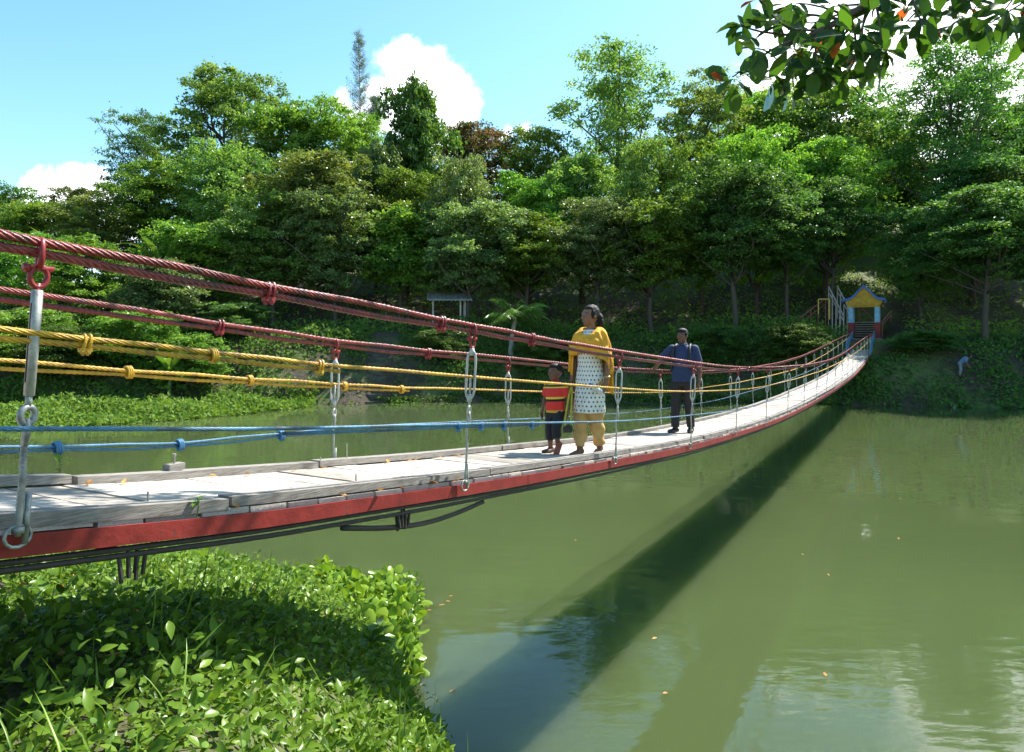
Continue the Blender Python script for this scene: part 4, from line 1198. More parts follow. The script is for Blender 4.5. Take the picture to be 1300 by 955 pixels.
# ---------------------------------------------------------------- hangers
def hanger(zn, o, f, pipe=False):
    near = zn < 14
    top = bp_(zn, o, f(np.array(zn)))
    zb = zn - 0.055
    foot = bp_(zb, o + (0.03 if o < 0.5 else -0.03), deck_top(np.array(zb)) + 0.02)
    ax = foot - top; Ln = np.linalg.norm(ax); ax /= Ln
    def q(d):
        return top + ax * d
    n = 10 if near else 6
    # red shackle over the cable
    parts = []
    if pipe or near:
        u = np.cross(ax, BD3); u /= np.linalg.norm(u)
        parts.append(tube_np(ring_pts(q(0.022), BN_3 * 0.95 + BD3 * 0.3, ax, 0.032, 0.054, 18), 0.0115 if pipe else 0.010, 8, ring=True))
        parts.append(tube_np(ring_pts(q(0.105), BD3, ax, 0.030, 0.040, 18), 0.0105 if pipe else 0.009, 8, ring=True))
        parts.append(tube_np([q(0.075) - BD3 * 0.048, q(0.075) + BD3 * 0.048], 0.011, 8))
        parts.append(tube_np([q(0.075) - BD3 * 0.053, q(0.075) - BD3 * 0.036], 0.017, 6))
        parts.append(tube_np([q(0.13), q(0.20)], 0.010, 8))
    else:
        parts.append(tube_np(ring_pts(q(0.03), BN_3, ax, 0.032, 0.065, 10), 0.010, 5, ring=True))
        parts.append(tube_np([q(0.08), q(0.18)], 0.009, 5))
    V, F = join_np(parts)
    sh = (V, F)
    # body
    b0 = 0.155; bl = 0.37 if not pipe else 0.39
    body = []
    if pipe:
        d = np.array([b0, b0 + 0.002, b0 + bl * .5, b0 + bl - 0.002, b0 + bl])
        body.append(tube_np([q(x) for x in d], np.array([0.0165, 0.0195, 0.0195, 0.0185, 0.0155]), 16))
    else:
        wv = BD3 * 0.5 - BN_3 * 0.86
        for s in (-1, 1):
            P = [q(b0) + wv * 0.004 * s, q(b0 + .035) + wv * 0.024 * s, q(b0 + .07) + wv * 0.031 * s, q(b0 + bl - .07) + wv * 0.031 * s, q(b0 + bl - .035) + wv * 0.024 * s, q(b0 + bl) + wv * 0.004 * s]
            body.append(tube_np(P, 0.0085, n))
        body.append(tube_np([q(b0 - .01), q(b0 + .045)], 0.0165, n))
        body.append(tube_np([q(b0 + bl - .045), q(b0 + bl + .01)], 0.0165, n))
        body.append(tube_np([q(b0 + bl - .05), q(b0 + bl - .16)], 0.0085, n))
    V, F = join_np(body); bd = (V, F)
    # rod: eye, then a hooked double rod down to the deck
    e = b0 + bl
    rod = [tube_np([q(e - .01), q(e + 0.045)], 0.0115 if pipe else 0.0095, n)]
    wv = BD3 * 0.97 + BN_3 * 0.25
    rod.append(tube_np(ring_pts(q(e + 0.072), wv, ax, 0.029 if pipe else 0.024, 0.031, 18 if near else 10), 0.0125 if pipe else 0.010, n, ring=True))
    s0 = e + 0.085
    wl = BN_3 * 0.9 + BD3 * 0.2
    rr = 0.0115 if pipe else 0.0085
    d = np.linspace(0, 1, 12)[:, None]
    P = q(s0) + ax * ((Ln - s0) * d) + wl * (0.014 * np.sin(np.pi * np.clip(d * 2.2, 0, 1)))
    rod.append(tube_np(P, rr, n, lobes=0))
    P = q(s0) + ax * ((Ln - s0) * d * 0.22) - wl * (0.018 * np.sin(np.pi * np.clip(d, 0, 1)) + 0.0)
    rod.append(tube_np(P, rr, n))
    st = foot + BD3 * 0.026
    rod.append(tube_np([st - ax * 0.15, st + ax * 0.03], rr * 0.95, n))
    if near:
        rod.append(tube_np([foot - ax * 0.035, foot - ax * 0.012], rr * 2.0, 6))
        # threaded look: fine rings on the lower half
        for k in range(26 if pipe else 0):
            c = q(Ln * 0.62 + k * 0.0135)
            rod.append(tube_np(ring_pts(c + wl * 0.004, BD3, BN_3, rr, rr, 10), 0.0022, 5, ring=True))
    rod.append(tube_np(ring_pts(foot + UP * 0.0, BD3, UP, 0.045, 0.04, 12), 0.007, 6, ring=True))
    V, F = join_np(rod)
    h = link('hanger', mesh_np('hanger', V, F, smooth=True), bridge, M['galv_dull'] if pipe else M['galv'])
    link('turnbuckle', mesh_np('turnbuckle', *bd, smooth=True), h, M['galv'] if pipe else M['galv_paint'])
    link('shackle', mesh_np('shackle', *sh, smooth=True), h, M['red_fit'])
    if pipe:       # the long slot in the closed body, seen from the water side
        sv = np.array([-0.35, -0.94, 0]); sv = sv - ax * sv.dot(ax); sv /= np.linalg.norm(sv)
        sl = [q(x) + sv * 0.0165 for x in (b0 + .05, b0 + bl * .5, b0 + bl - .05)]
        link('slot', mesh_np('slot', *tube_np(sl, 0.0045, 6)), h, M['rust_steel'])

for k in range(20):
    zn = 2.62 + 2.55 * k
    hanger(zn, 0.0, r_near, pipe=(k == 0))
    hanger(zn + 0.14, WB, r_far)
for zn in (0.07 - 0.0,):
    hanger(zn, 0.0, r_near, True); hanger(zn + .14, WB, r_far)

# wooden blocks with bolts on the far kerb, and bolts standing on both kerbs
for (zn, o, blk, hgt) in ((2.90, 1.345, 1, .05), (3.90, 1.345, 1, .05), (5.25, 1.31, 0, .15), (4.98, 1.30, 0, .05), (7.1, 1.33, 0, .05), (8.6, 1.33, 0, .05), (10.6, 1.33, 0, .06),
                          (3.12, 0.24, 0, .055), (4.32, 0.24, 0, .065), (5.0, 0.9, 0, .0)):
    parts = []
    base = bp_(zn, o, kerb_h(np.array(zn)))
    if hgt == 0: continue
    if blk:
        parts.append(box_np(base + UP * 0.018, (0.11, 0.07, 0.042), Matrix.Rotation(BYAW, 3, 'Z')))
    b0 = base + UP * (0.038 if blk else -0.02)
    parts.append(tube_np([b0, b0 + UP * hgt], 0.0045 if not blk else 0.0075, 8))
    if blk: parts.append(tube_np([b0 + UP * (hgt - 0.004), b0 + UP * (hgt + 0.014)], 0.013, 6))
    V, F = join_np(parts)
    nm = 'bolted_block' if blk else 'kerb_bolt'
    link(nm, mesh_np(nm, V, F, np.full(len(V), 0.8)), bridge, M['kerb'] if blk else M['galv'])

# sprigs growing out of the edge and the far kerb
def sprig(name, zn, o, h, size, label, seed, nl=7):
    rg = np.random.default_rng(seed)
    p = bp_(zn, o, h)
    root = thing(name, label, 'weed', tuple(p))
    V, F = tube_np([(0, 0, -0.02), (0.01, 0, size * .5), (0.0, 0.01, size)], 0.003, 5)
    link('stem', mesh_np('stem', V, F), root, M['stem'])
    for k in range(nl):
        az = k * 2.4; el = rg.uniform(0.0, 0.9)
        L = size * rg.uniform(0.45, 0.75)
        V, F, kk = leaves_np([[0, 0, size * rg.uniform(.35, 1)]], [[math.cos(az) * math.cos(el), math.sin(az) * math.cos(el), math.sin(el)]], [[0, 0, 1.]], L, L * .5, 'lance', .3, .3)
        link('leaf', mesh_np('leaf', V, F, np.full(len(V), rg.uniform(.4, 1)), True), root, M['leaf_weed'])
sprig('seedling', 3.24, 0.085, deck_top(3.24) - 0.0, 0.07, 'small green seedling growing on the near edge of the bridge above the red beam', 5)
sprig('seedling', 3.32, 1.42, kerb_h(3.32) + .03, 0.12, 'yellowish green seedling growing behind the far kerb at left', 6, 4)
# fallen leaves on the deck
rgf = np.random.default_rng(91)
spots = [(3.35, 1.2), (3.5, 1.15), (4.3, 1.22), (4.9, 1.2), (5.6, 1.2), (5.75, 1.15), (6.3, 1.18), (6.6, 1.2), (3.45, 0.085), (4.1, .08), (4.35, .085), (4.55, .08), (4.9, .085), (5.05, .085), (4.1, 1.22), (4.7, 1.23), (5.9, 1.2), (2.95, 1.2)]
for i, (zn, o) in enumerate(spots):
    p = bp_(zn, o, deck_top(np.array(zn)) - 0.008)
    az = rgf.uniform(0, 6.28)
    V, F, kk = leaves_np([[0, 0, 0]], [[math.cos(az), math.sin(az), 0.12]], [[rgf.normal(0, .3), rgf.normal(0, .3), 1.]], rgf.uniform(.05, .085), rgf.uniform(.025, .04), 'lance', .5, -.25)
    lf = link('fallen_leaf', mesh_np('fallen_leaf', V, F, np.full(len(V), rgf.uniform(0, 1)), True), None, M['leaf_dry'])
    lf.location = tuple(p)
    tag(lf, 'small dry orange leaf lying on the edge of the plank deck', 'leaf', 'fallen leaves on the deck')
# ================================================================ GATE AT THE FAR END, STAIRS, SHELTER
M['gate_yellow'] = pmat('yellow_gable_paint', (0.48, 0.27, 0.015), 0.7, 0.3, 4.0, wear=(0.22, 0.14, 0.04), wscale=2.5, wamt=0.58)
M['gate_blue'] = pmat('blue_trim_paint', (0.035, 0.15, 0.50), 0.6, 0.3, 4.0, wear=(0.04, 0.09, 0.2), wscale=4.0, wamt=0.57)
M['gate_pale'] = pmat('pale_blue_paint', (0.22, 0.42, 0.58), 0.7, 0.3, 4.0, wear=(0.16, 0.22, 0.26), wscale=3.0, wamt=0.57)
M['gate_red'] = pmat('dark_red_paint', (0.21, 0.022, 0.018), 0.7, 0.35, 4.0, wear=(0.08, 0.03, 0.025), wscale=3.0, wamt=0.57)
M['concrete'] = pmat('stained_concrete', (0.25, 0.225, 0.185), 0.9, 0.45, 2.2, bump=0.3, bscale=14)
M['old_tread'] = pmat('worn_tread', (0.42, 0.38, 0.31), 0.9, 0.3, 3.0)
M['dark_riser'] = pmat('dark_riser', (0.07, 0.055, 0.04), 0.9, 0.3, 3.0)
M['dark_step'] = pmat('mossy_dark_stone', (0.095, 0.09, 0.07), 0.95, 0.5, 2.2, bump=0.4, bscale=9)
M['old_tin'] = pmat('weathered_tin', (0.42, 0.43, 0.42), 0.5, 0.35, 3.0, metal=0.3)
M['post_pale'] = pmat('pale_post', (0.55, 0.50, 0.44), 0.8, 0.3, 3.0)
M['rail_white'] = pmat('white_rail_paint', (0.66, 0.60, 0.56), 0.6, 0.25, 6.0)
M['rail_rust'] = pmat('red_brown_rail', (0.30, 0.10, 0.07), 0.6, 0.3, 6.0)
M['rail_yellow'] = pmat('yellow_rail_paint', (0.62, 0.44, 0.10), 0.6, 0.3, 6.0)
M['grass_lit'] = pmat('short_grass', (0.10, 0.17, 0.03), 0.95, 0.4, 3.0)

GZ = 53.9                                     # station of the gate front
gc = bp_(GZ, WB / 2, 0.0); gbase = 4.45
GROT = math.atan2(BD[1], BD[0]) - math.pi / 2   # local +y runs along the bridge, away from the lake
gate = thing('bridge_gate', 'small yellow gabled gate with blue roof edge at the far bridge end', 'gate', (gc[0], gc[1], gbase), GROT)
def gpart(name, parts, mat, parent=None, smooth=False):
    V, F = join_np(parts)
    return link(name, mesh_np(name, V, F, smooth=smooth), parent or gate, M[mat])
HW, DP = 0.90, 1.3          # half distance between pillar centres, depth
for sx in (-1, 1):
    for y in (0.0, DP):
        p = gpart('pillar', [box_np((sx * HW, y, 1.84), (0.33, 0.33, 1.32))], 'gate_pale')
        gpart('pillar_base', [box_np((sx * HW, y, 0.58), (0.40, 0.40, 1.20))], 'gate_red', p)
# gable outline: a steep peak with flaring eaves
out = [(-1.52, 2.86), (-1.46, 2.98), (-1.05, 3.06), (-0.85, 3.16), (0.0, 4.06), (0.85, 3.16), (1.05, 3.06), (1.46, 2.98), (1.52, 2.86)]
def prism(poly, y0, y1):
    n = len(poly)
    V = [(x, y0, z) for x, z in poly] + [(x, y1, z) for x, z in poly]
    bm = bmesh.new()
    vs = [bm.verts.new(v) for v in V]
    bm.faces.new(vs[:n]); bm.faces.new(list(reversed(vs[n:])))
    for i in range(n):
        bm.faces.new((vs[i], vs[n + i], vs[n + (i + 1) % n], vs[(i + 1) % n]))
    bmesh.ops.recalc_face_normals(bm, faces=bm.faces)
    me = bpy.data.meshes.new('prism'); bm.to_mesh(me); bm.free()
    return me
for y0, y1 in ((-0.22, -0.16), (DP + .16, DP + .22)):
    me = prism([(-1.14, 2.50), (-1.30, 2.80), (-0.92, 3.0), (0.0, 3.92), (0.92, 3.0), (1.30, 2.80), (1.14, 2.50)], y0, y1); me.name = 'gable'
    link('gable', me, gate, M['gate_yellow'])
# roof skin with thick blue edge
top = out; bot = [(x * 0.985, z - 0.17) for x, z in out]
poly = top + bot[::-1]
me = prism(poly, -0.34, DP + 0.34); me.name = 'roof'
link('roof', me, gate, M['gate_blue'])
gpart('lintel', [box_np((0, 0, 2.42), (2.15, 0.34, 0.15)), box_np((0, DP, 2.42), (2.15, 0.34, 0.15)), box_np((-HW, DP / 2, 2.42), (.3, DP - .34, .15)), box_np((HW, DP / 2, 2.42), (.3, DP - .34, .15))], 'gate_yellow')
gpart('abutment', [box_np((0, 0.6, -2.1), (2.5, 2.6, 4.14))], 'concrete')

# short blue railings where the bridge meets the gate, seen as bars along both edges
for o in (0.0, WB):
    parts = []
    zz = np.linspace(48.6, 53.6, 11)
    for q in zz:
        a = bp_(q, o, deck_top(np.array(q)) + 0.02); b_ = a + UP * 1.0
        parts.append(tube_np([a, b_], 0.028, 6))
    for f in (0.45, 0.8, 1.0):
        parts.append(tube_np([bp_(q, o, deck_top(np.array(q)) + 0.02) + UP * f for q in zz], 0.024, 6))
    V, F = join_np(parts)
    link('end_railing', mesh_np('end_railing', V, F), bridge, M['blue_fit'])

# concrete steps up behind the gate and the lit grass landing
st = thing('gate_steps', 'flight of worn concrete steps rising behind the gate', 'steps', (gc[0], gc[1], gbase), GROT)
parts = []
for k in range(7):
    parts.append(box_np((0, DP + 0.9 + k * 0.34 - 0.03, 0.18 + k * 0.19 - 0.03), (1.7, 0.42, 0.06)))
V, F = join_np(parts); link('tread', mesh_np('tread', V, F), st, M['old_tread'])
V, F = join_np([box_np((0, DP + 0.98 + k * 0.34, 0.02 + k * 0.19 - 0.55), (1.6, 0.33, 1.38 - 0.14)) for k in range(7)])
link('riser', mesh_np('riser', V, F), st, M['dark_riser'])
def pole(p0, p1, r=0.05, n=8):
    return tube_np([p0, p1], r, n)
# a rail slanting up behind the gate opening
rl = thing('step_railing', 'rusty sloping handrail seen through the gate opening', 'railing', (gc[0], gc[1], gbase), GROT)
V, F = join_np([pole((-0.55, 3.2, 2.6), (0.75, 2.2, 1.15), .05), pole((-0.55, 3.2, 1.2), (-0.55, 3.2, 2.6), .04), pole((0.75, 2.2, 0.2), (0.75, 2.2, 1.15), .04)])
link('rail', mesh_np('rail', V, F), rl, M['rail_rust'])

# railed stairs left of the gate
def railing(label, a, b_, Y0, Y1, mat, posts=5, low=0.45, r=0.055, cat='railing', name='stair_railing'):
    P0 = np.array(at(*a, Y0)); P1 = np.array(at(*b_, Y1))
    root = thing(name, label, cat, tuple(P0))
    parts = [pole((0, 0, 0), P1 - P0, r), pole((0, 0, -low), P1 - P0 - UP * low, r * .8)]
    V, F = join_np(parts); link('rail', mesh_np('rail', V, F), root, M[mat])
    for k in range(posts):
        t = k / (posts - 1); p = (P1 - P0) * t
        g = float(ground_h(P0[0] + p[0], P0[1] + p[1])) - P0[2]
        V, F = pole(p + UP * 0.02, np.array((p[0], p[1], min(p[2] - 0.9, g - .1))), r * .9)
        link('post', mesh_np('post', V, F), root, M[mat])
railing('white and red stair rail left of the gate, the left one of the pair', (1052, 364), (1071, 401), 60, 57, 'rail_white')
railing('white and red stair rail left of the gate, the right one of the pair', (1063, 363), (1080, 396), 60.5, 57.5, 'rail_white')
railing('long pinkish handrail climbing from the left towards the railed stairs', (1010, 408), (1048, 379), 56, 58.5, 'rail_rust')
railing('short red rail on the slope right of the gate', (1120, 408), (1131, 395), 56, 58, 'rail_rust', 2, .3, .06)
# small yellow frame
Y = 56.5; p0 = at(1039, 380, Y); p1 = at(1048, 380, Y)
fr = thing('yellow_frame', 'small yellow pipe frame standing left of the railed stairs', 'frame', tuple(p0))
g = -1.6
V, F = join_np([pole((0, 0, 0), (p1.x - p0.x + .3, 0, 0), .05), pole((0, 0, 0), (0, 0, -1.2), .05), pole((p1.x - p0.x + .3, 0, 0.04), (p1.x - p0.x + .3, 0, g), .08)])
link('frame_bar', mesh_np('frame_bar', V, F), fr, M['rail_yellow'])

# worn steps down to the water on the far bank
ws = thing('bank_steps', 'grey stone steps descending the far bank to the water', 'steps', (0, 0, 0))
parts = []
for k in range(11):
    Y = far_shore(-9.4) + 0.1 + k * 0.5
    x = -9.4 - 0.05 * k
    z = max(0.05, float(ground_h(x, Y))) + 0.03
    parts.append(box_np((x + 0.08 * math.sin(k * 4.7), Y, z - 0.25), (1.15 + 0.15 * math.sin(k * 3.1), 0.56, 0.56), Matrix.Rotation(0.06 + 0.05 * math.sin(k * 2.3), 3, 'Z')))
V, F = join_np(parts); link('tread', mesh_np('tread', V, F), ws, M['dark_step'])

# tin roofed shelter among the trees
Y = 58.5; c = at(573, 402, Y); zg = float(ground_h(c.x, Y))
shl = thing('tin_shelter', 'small tin roofed shelter on pale posts among the trees left of the palm', 'shelter', (c.x, Y, zg), 0.12)
hr = EYE + (HOR - 381) / FOC * Y - zg
for (x, y) in ((-1.5, 0), (0.75, 0), (1.15, 0.1), (-1.5, 1.8), (1.15, 1.8)):
    V, F = pole((x, y, -0.2), (x, y, hr + 0.02), 0.075)
    link('post', mesh_np('post', V, F), shl, M['post_pale'])
nx = 44; xs = np.linspace(-2.0, 1.7, nx)
V = []; 
for y, z in ((-0.5, hr), (2.3, hr + 0.75)):
    for i, x in enumerate(xs):
        V.append((x, y, z + 0.03 * math.sin(i * 1.57)))
for y, z in ((-0.5, hr), (2.3, hr + 0.75)):
    for i, x in enumerate(xs):
        V.append((x, y, z + 0.03 * math.sin(i * 1.57) - 0.05))
F = [(i, i + 1, nx + i + 1, nx + i) for i in range(nx - 1)] + [(2 * nx + i + 1, 2 * nx + i, 3 * nx + i, 3 * nx + i + 1) for i in range(nx - 1)] + [(i + 1, i, 2 * nx + i, 2 * nx + i + 1) for i in range(nx - 1)]
link('roof', mesh_np('roof', V, F), shl, M['old_tin'])
V, F = join_np([box_np((-0.2, 0.7, 0.42), (2.4, 0.4, 0.06)), box_np((-1.2, 0.7, 0.2), (0.1, 0.3, 0.42)), box_np((0.8, 0.7, 0.2), (0.1, 0.3, 0.42))])
link('bench', mesh_np('bench', V, F), shl, M['post_pale'])
# ================================================================ PEOPLE
M['skin'] = pmat('brown_skin', (0.23, 0.105, 0.058), 0.6, 0.15, 12.0)
M['skin_dark'] = pmat('dark_brown_skin', (0.16, 0.070, 0.040), 0.6, 0.15, 12.0)
M['lips'] = pmat('lips', (0.16, 0.05, 0.04), 0.45, 0.1)
M['eye_white'] = pmat('eye_white', (0.22, 0.18, 0.15), 0.5, 0.05)
M['iris'] = pmat('dark_iris', (0.012, 0.008, 0.006), 0.2, 0.05)
M['hair'] = pmat('black_hair', (0.012, 0.010, 0.009), 0.62, 0.4, 30.0, stretch=(1, 1, .2), bump=0.5, bscale=90, spec=0.25)
M['shawl'] = pmat('mustard_shawl', (0.72, 0.35, 0.022), 0.8, 0.18, 14.0, bump=0.25, bscale=160)
M['salwar'] = pmat('mustard_trousers', (0.55, 0.33, 0.11), 0.85, 0.18, 10.0, bump=0.2, bscale=120)
M['shirt_blue'] = pmat('blue_check_shirt', (0.022, 0.036, 0.10), 0.8, 0.25, 24.0, bump=0.2, bscale=140)
M['trouser_dark'] = pmat('dark_trousers', (0.022, 0.016, 0.015), 0.8, 0.3, 10.0)
M['shorts_black'] = pmat('black_cropped_trousers', (0.012, 0.013, 0.016), 0.8, 0.3, 10.0)
M['black_cloth'] = pmat('black_nylon', (0.012, 0.013, 0.015), 0.6, 0.3, 10.0)
M['shoe_black'] = pmat('black_leather', (0.02, 0.016, 0.014), 0.35, 0.3, 10.0)
M['sandal_brown'] = pmat('brown_sandal', (0.09, 0.04, 0.022), 0.6, 0.3, 10.0)
M['sandal_red'] = pmat('red_brown_sandal', (0.32, 0.075, 0.035), 0.55, 0.3, 10.0)
M['gold'] = pmat('gilt_bangle', (0.6, 0.45, 0.2), 0.3, 0.1, metal=0.8)
M['strap_yellow'] = pmat('yellow_strap', (0.40, 0.36, 0.02), 0.7, 0.2, 14.0)
M['cap_blue'] = pmat('blue_plastic', (0.015, 0.07, 0.55), 0.35, 0.1)
M['plastic_black'] = pmat('black_plastic', (0.012, 0.012, 0.013), 0.4, 0.2)

def dotted():
    m_, t, out = new_mat('white_cotton_with_dark_dots')
    b = t.n('ShaderNodeBsdfPrincipled'); c = t.n('ShaderNodeTexCoord'); s = t.n('ShaderNodeSeparateXYZ')
    t.l(c.outputs['Object'], s.inputs[0])
    ang = t.m('ARCTAN2', s.outputs[0], t.m('MULTIPLY', s.outputs[1], -1.0))
    u = t.m('MULTIPLY', ang, 0.17 / 0.046); v = t.m('DIVIDE', s.outputs[2], 0.046)
    row = t.m('MODULO', t.m('FLOOR', v), 2.0)
    uu = t.m('ADD', t.m('ADD', u, 40.0), t.m('MULTIPLY', row, 0.5))
    fu = t.m('SUBTRACT', t.m('FRACT', uu), 0.5); fv = t.m('SUBTRACT', t.m('FRACT', v), 0.5)
    d = t.m('SQRT', t.m('ADD', t.m('MULTIPLY', fu, fu), t.m('MULTIPLY', fv, fv)))
    k = t.mapr(d, 0.17, 0.26, 1.0, 0.0)
    n1 = t.noise(c.outputs['Object'], 9.0, 4, 0.5)
    base = t.ramp(n1, (0.3, (0.66, 0.64, 0.56)), (0.7, (0.78, 0.78, 0.74)))
    t.l(t.mix(k, base, (0.06, 0.07, 0.10, 1)), b.inputs['Base Color'])
    b.inputs['Roughness'].default_value = 0.85
    t.l(b.outputs[0], out.inputs[0])
    return m_
M['kurta'] = dotted()

def striped():
    m_, t, out = new_mat('red_polo_with_black_and_yellow_stripes')
    b = t.n('ShaderNodeBsdfPrincipled'); c = t.n('ShaderNodeTexCoord'); s = t.n('ShaderNodeSeparateXYZ')
    t.l(c.outputs['Object'], s.inputs[0])
    zz = t.m('ADD', s.outputs[2], t.m('MULTIPLY', s.outputs[0], -0.05))
    r = t.ramp(zz, (0.0, (0.50, 0.022, 0.020)))
    el = r.node.color_ramp
    el.interpolation = 'CONSTANT'
    el.elements[0].color = (0.55, 0.36, 0.03, 1)
    def add(p, c_):
        e = el.elements.new(p); e.color = (*c_, 1)
    RED, YEL, BLK = (0.66, 0.03, 0.022), (0.72, 0.50, 0.05), (0.012, 0.010, 0.010)
    if len(el.elements) > 1:
        el.elements[-1].position = 0.478; el.elements[-1].color = (*RED, 1)
    for p, c_ in ((0.575, BLK), (0.605, YEL), (0.628, RED), (0.725, YEL), (0.742, BLK), (0.758, YEL), (0.772, RED)):
        add(p, c_)
    t.l(r, b.inputs['Base Color']); b.inputs['Roughness'].default_value = 0.8
    t.l(b.outputs[0], out.inputs[0])
    return m_
M['polo'] = striped()

m_, t, out = new_mat('clear_plastic')
b = t.n('ShaderNodeBsdfPrincipled'); b.inputs['Base Color'].default_value = (0.75, 0.82, 0.85, 1)
b.inputs['Roughness'].default_value = 0.15; b.inputs['Transmission Weight'].default_value = 0.25; b.inputs['IOR'].default_value = 1.2
t.l(b.outputs[0], out.inputs[0]); M['clear'] = m_

# ---- solid pieces that are fused into one skin
def loft(rings, n=24, caps=True):
    """rings: (cx, cy, cz, rx, ry) stacked bottom to top or along a limb"""
    a = np.linspace(0, 2 * np.pi, n, endpoint=False)
    V = np.vstack([np.stack([cx + rx * np.cos(a), cy + ry * np.sin(a), np.full(n, cz)], -1) for cx, cy, cz, rx, ry in rings])
    F = []
    for i in range(len(rings) - 1):
        for j in range(n):
            F.append((i * n + j, i * n + (j + 1) % n, (i + 1) * n + (j + 1) % n, (i + 1) * n + j))
    k = len(V)
    V = np.vstack([V, [rings[0][:3]], [rings[-1][:3]]])
    m = (len(rings) - 1) * n
    for j in range(0, n, 2):
        F.append((k, (j + 2) % n, j + 1, j)); F.append((k + 1, m + j, m + j + 1, m + (j + 2) % n))
    return V, np.array(F)

def ell(c, r, n=18, yaw=0.0):
    th = np.linspace(-np.pi / 2 + 0.12, np.pi / 2 - 0.12, 12)
    V, F = loft([(0, 0, math.sin(q) * r[2], math.cos(q) * r[0], math.cos(q) * r[1]) for q in th], n)
    V[-2] = (0, 0, -r[2]); V[-1] = (0, 0, r[2])
    if yaw:
        V = V @ np.array(Matrix.Rotation(yaw, 3, 'Z')).T
    return V + np.array(c), F

def cap(p0, r0, p1, r1, flat=False, n=14):
    p0 = np.array(p0, float); p1 = np.array(p1, float)
    ax = p1 - p0; L = np.linalg.norm(ax); ax /= L + 1e-9
    if flat:
        return tube_np([p0, p0 + ax * L * .5, p1], [r0, (r0 + r1) / 2, r1], n)
    P, rr = [], []
    for q in (1.45, 1.0, .5): P.append(p0 - ax * r0 * math.sin(q)); rr.append(r0 * math.cos(q))
    for f in (0, .5, 1): P.append(p0 + ax * L * f); rr.append(r0 + (r1 - r0) * f)
    for q in (.5, 1.0, 1.45): P.append(p1 + ax * r1 * math.sin(q)); rr.append(r1 * math.cos(q))
    return tube_np(P, rr, n)

def fuse(name, pieces, voxel, parent, mats, smooth=3, assign=None, deform=None, cut=None):
    """one continuous skin over all pieces"""
    V, F = join_np(pieces)
    me = mesh_np('tmp', V, F, smooth=True)
    o = bpy.data.objects.new('tmp', me); COL.objects.link(o)
    r = o.modifiers.new('r', 'REMESH'); r.mode = 'VOXEL'; r.voxel_size = voxel; r.use_smooth_shade = True
    if smooth:
        s = o.modifiers.new('s', 'SMOOTH'); s.factor = 0.5; s.iterations = smooth
    bpy.context.view_layer.update()
    dg = bpy.context.evaluated_depsgraph_get()
    new = bpy.data.meshes.new_from_object(o.evaluated_get(dg))
    bpy.data.objects.remove(o)
    new.name = name
    n = len(new.vertices)
    co = np.empty(n * 3, np.float32); new.vertices.foreach_get('co', co); co = co.reshape(-1, 3)
    if deform is not None:
        co = deform(co.astype(float)); new.vertices.foreach_set('co', np.asarray(co, np.float32).ravel())
    new.materials.clear()
    if cut is not None:
        bm = bmesh.new(); bm.from_mesh(new)
        dead = [f for f in bm.faces if cut(f.calc_center_median())]
        bmesh.ops.delete(bm, geom=dead, context='FACES'); bm.to_mesh(new); bm.free()
    new.polygons.foreach_set('use_smooth', np.ones(len(new.polygons), dtype=bool))
    ob = link(name, new, parent, mats)
    if assign is not None:
        c = np.empty(len(new.polygons) * 3, np.float32); new.polygons.foreach_get('center', c); c = c.reshape(-1, 3)
        new.polygons.foreach_set('material_index', assign(c).astype(np.int32))
    new.update()
    return ob

def rotz(v, a):
    v = np.asarray(v, float); c, s = math.cos(a), math.sin(a)
    return np.stack([v[..., 0] * c - v[..., 1] * s, v[..., 0] * s + v[..., 1] * c, v[..., 2]], -1)

def head_pieces(c, k, yaw, fem=False):
    """skull, jaw, nose, lips, ears; face towards -y turned by yaw. c is the skull centre, k the size (1 = adult)"""
    P = []
    def e(p, r): 
        q = rotz(np.array(p) * k, yaw) + c
        P.append(ell(q, np.array(r) * k, 18, yaw))
    def cp(a, ra, b_, rb):
        P.append(cap(rotz(np.array(a) * k, yaw) + c, ra * k, rotz(np.array(b_) * k, yaw) + c, rb * k, n=10))
    e((0, .012, .012), (.074, .092, .098))
    e((0, -.022, -.045), (.058, .064, .066))
    e((0, -.052, -.088), (.030, .028, .024))
    e((.040, -.050, -.024), (.028, .030, .030)); e((-.040, -.050, -.024), (.028, .030, .030))
    cp((0, -.080, .006), .009, (0, -.101, -.032), .0125)
    e((.012, -.088, -.036), (.010, .011, .008)); e((-.012, -.088, -.036), (.010, .011, .008))
    cp((-.046, -.066, .026), .011, (.046, -.066, .026), .011)
    e((.031, -.073, .004), (.015, .010, .010)); e((-.031, -.073, .004), (.015, .010, .010))
    e((0, -.083, -.060), (.024, .009, .006)); e((0, -.081, -.070), (.021, .010, .007))
    e((.076, .012, -.008), (.010, .020, .031)); e((-.076, .012, -.008), (.010, .020, .031))
    return P

def face_assign(c, k, yaw):
    def f(ctr):
        q = rotz(ctr - np.array(c), -yaw) / k
        m = np.zeros(len(q))
        x, y, z = np.abs(q[:, 0]), q[:, 1], q[:, 2]
        m[(y < -.062) & (((x / .024) ** 2 + ((z + .065) / .011) ** 2) < 1)] = 1
        m[(y < -.060) & ((((x - .031) / .012) ** 2 + ((z - .003) / .0045) ** 2) < 1)] = 2
        m[(y < -.060) & ((((x - .031) / .0075) ** 2 + ((z - .003) / .006) ** 2) < 1)] = 3
        m[(y < -.055) & (np.abs(z - .028 + (x - .03) * .2) < .0050) & (x > .012) & (x < .052)] = 3
        return m
    return f

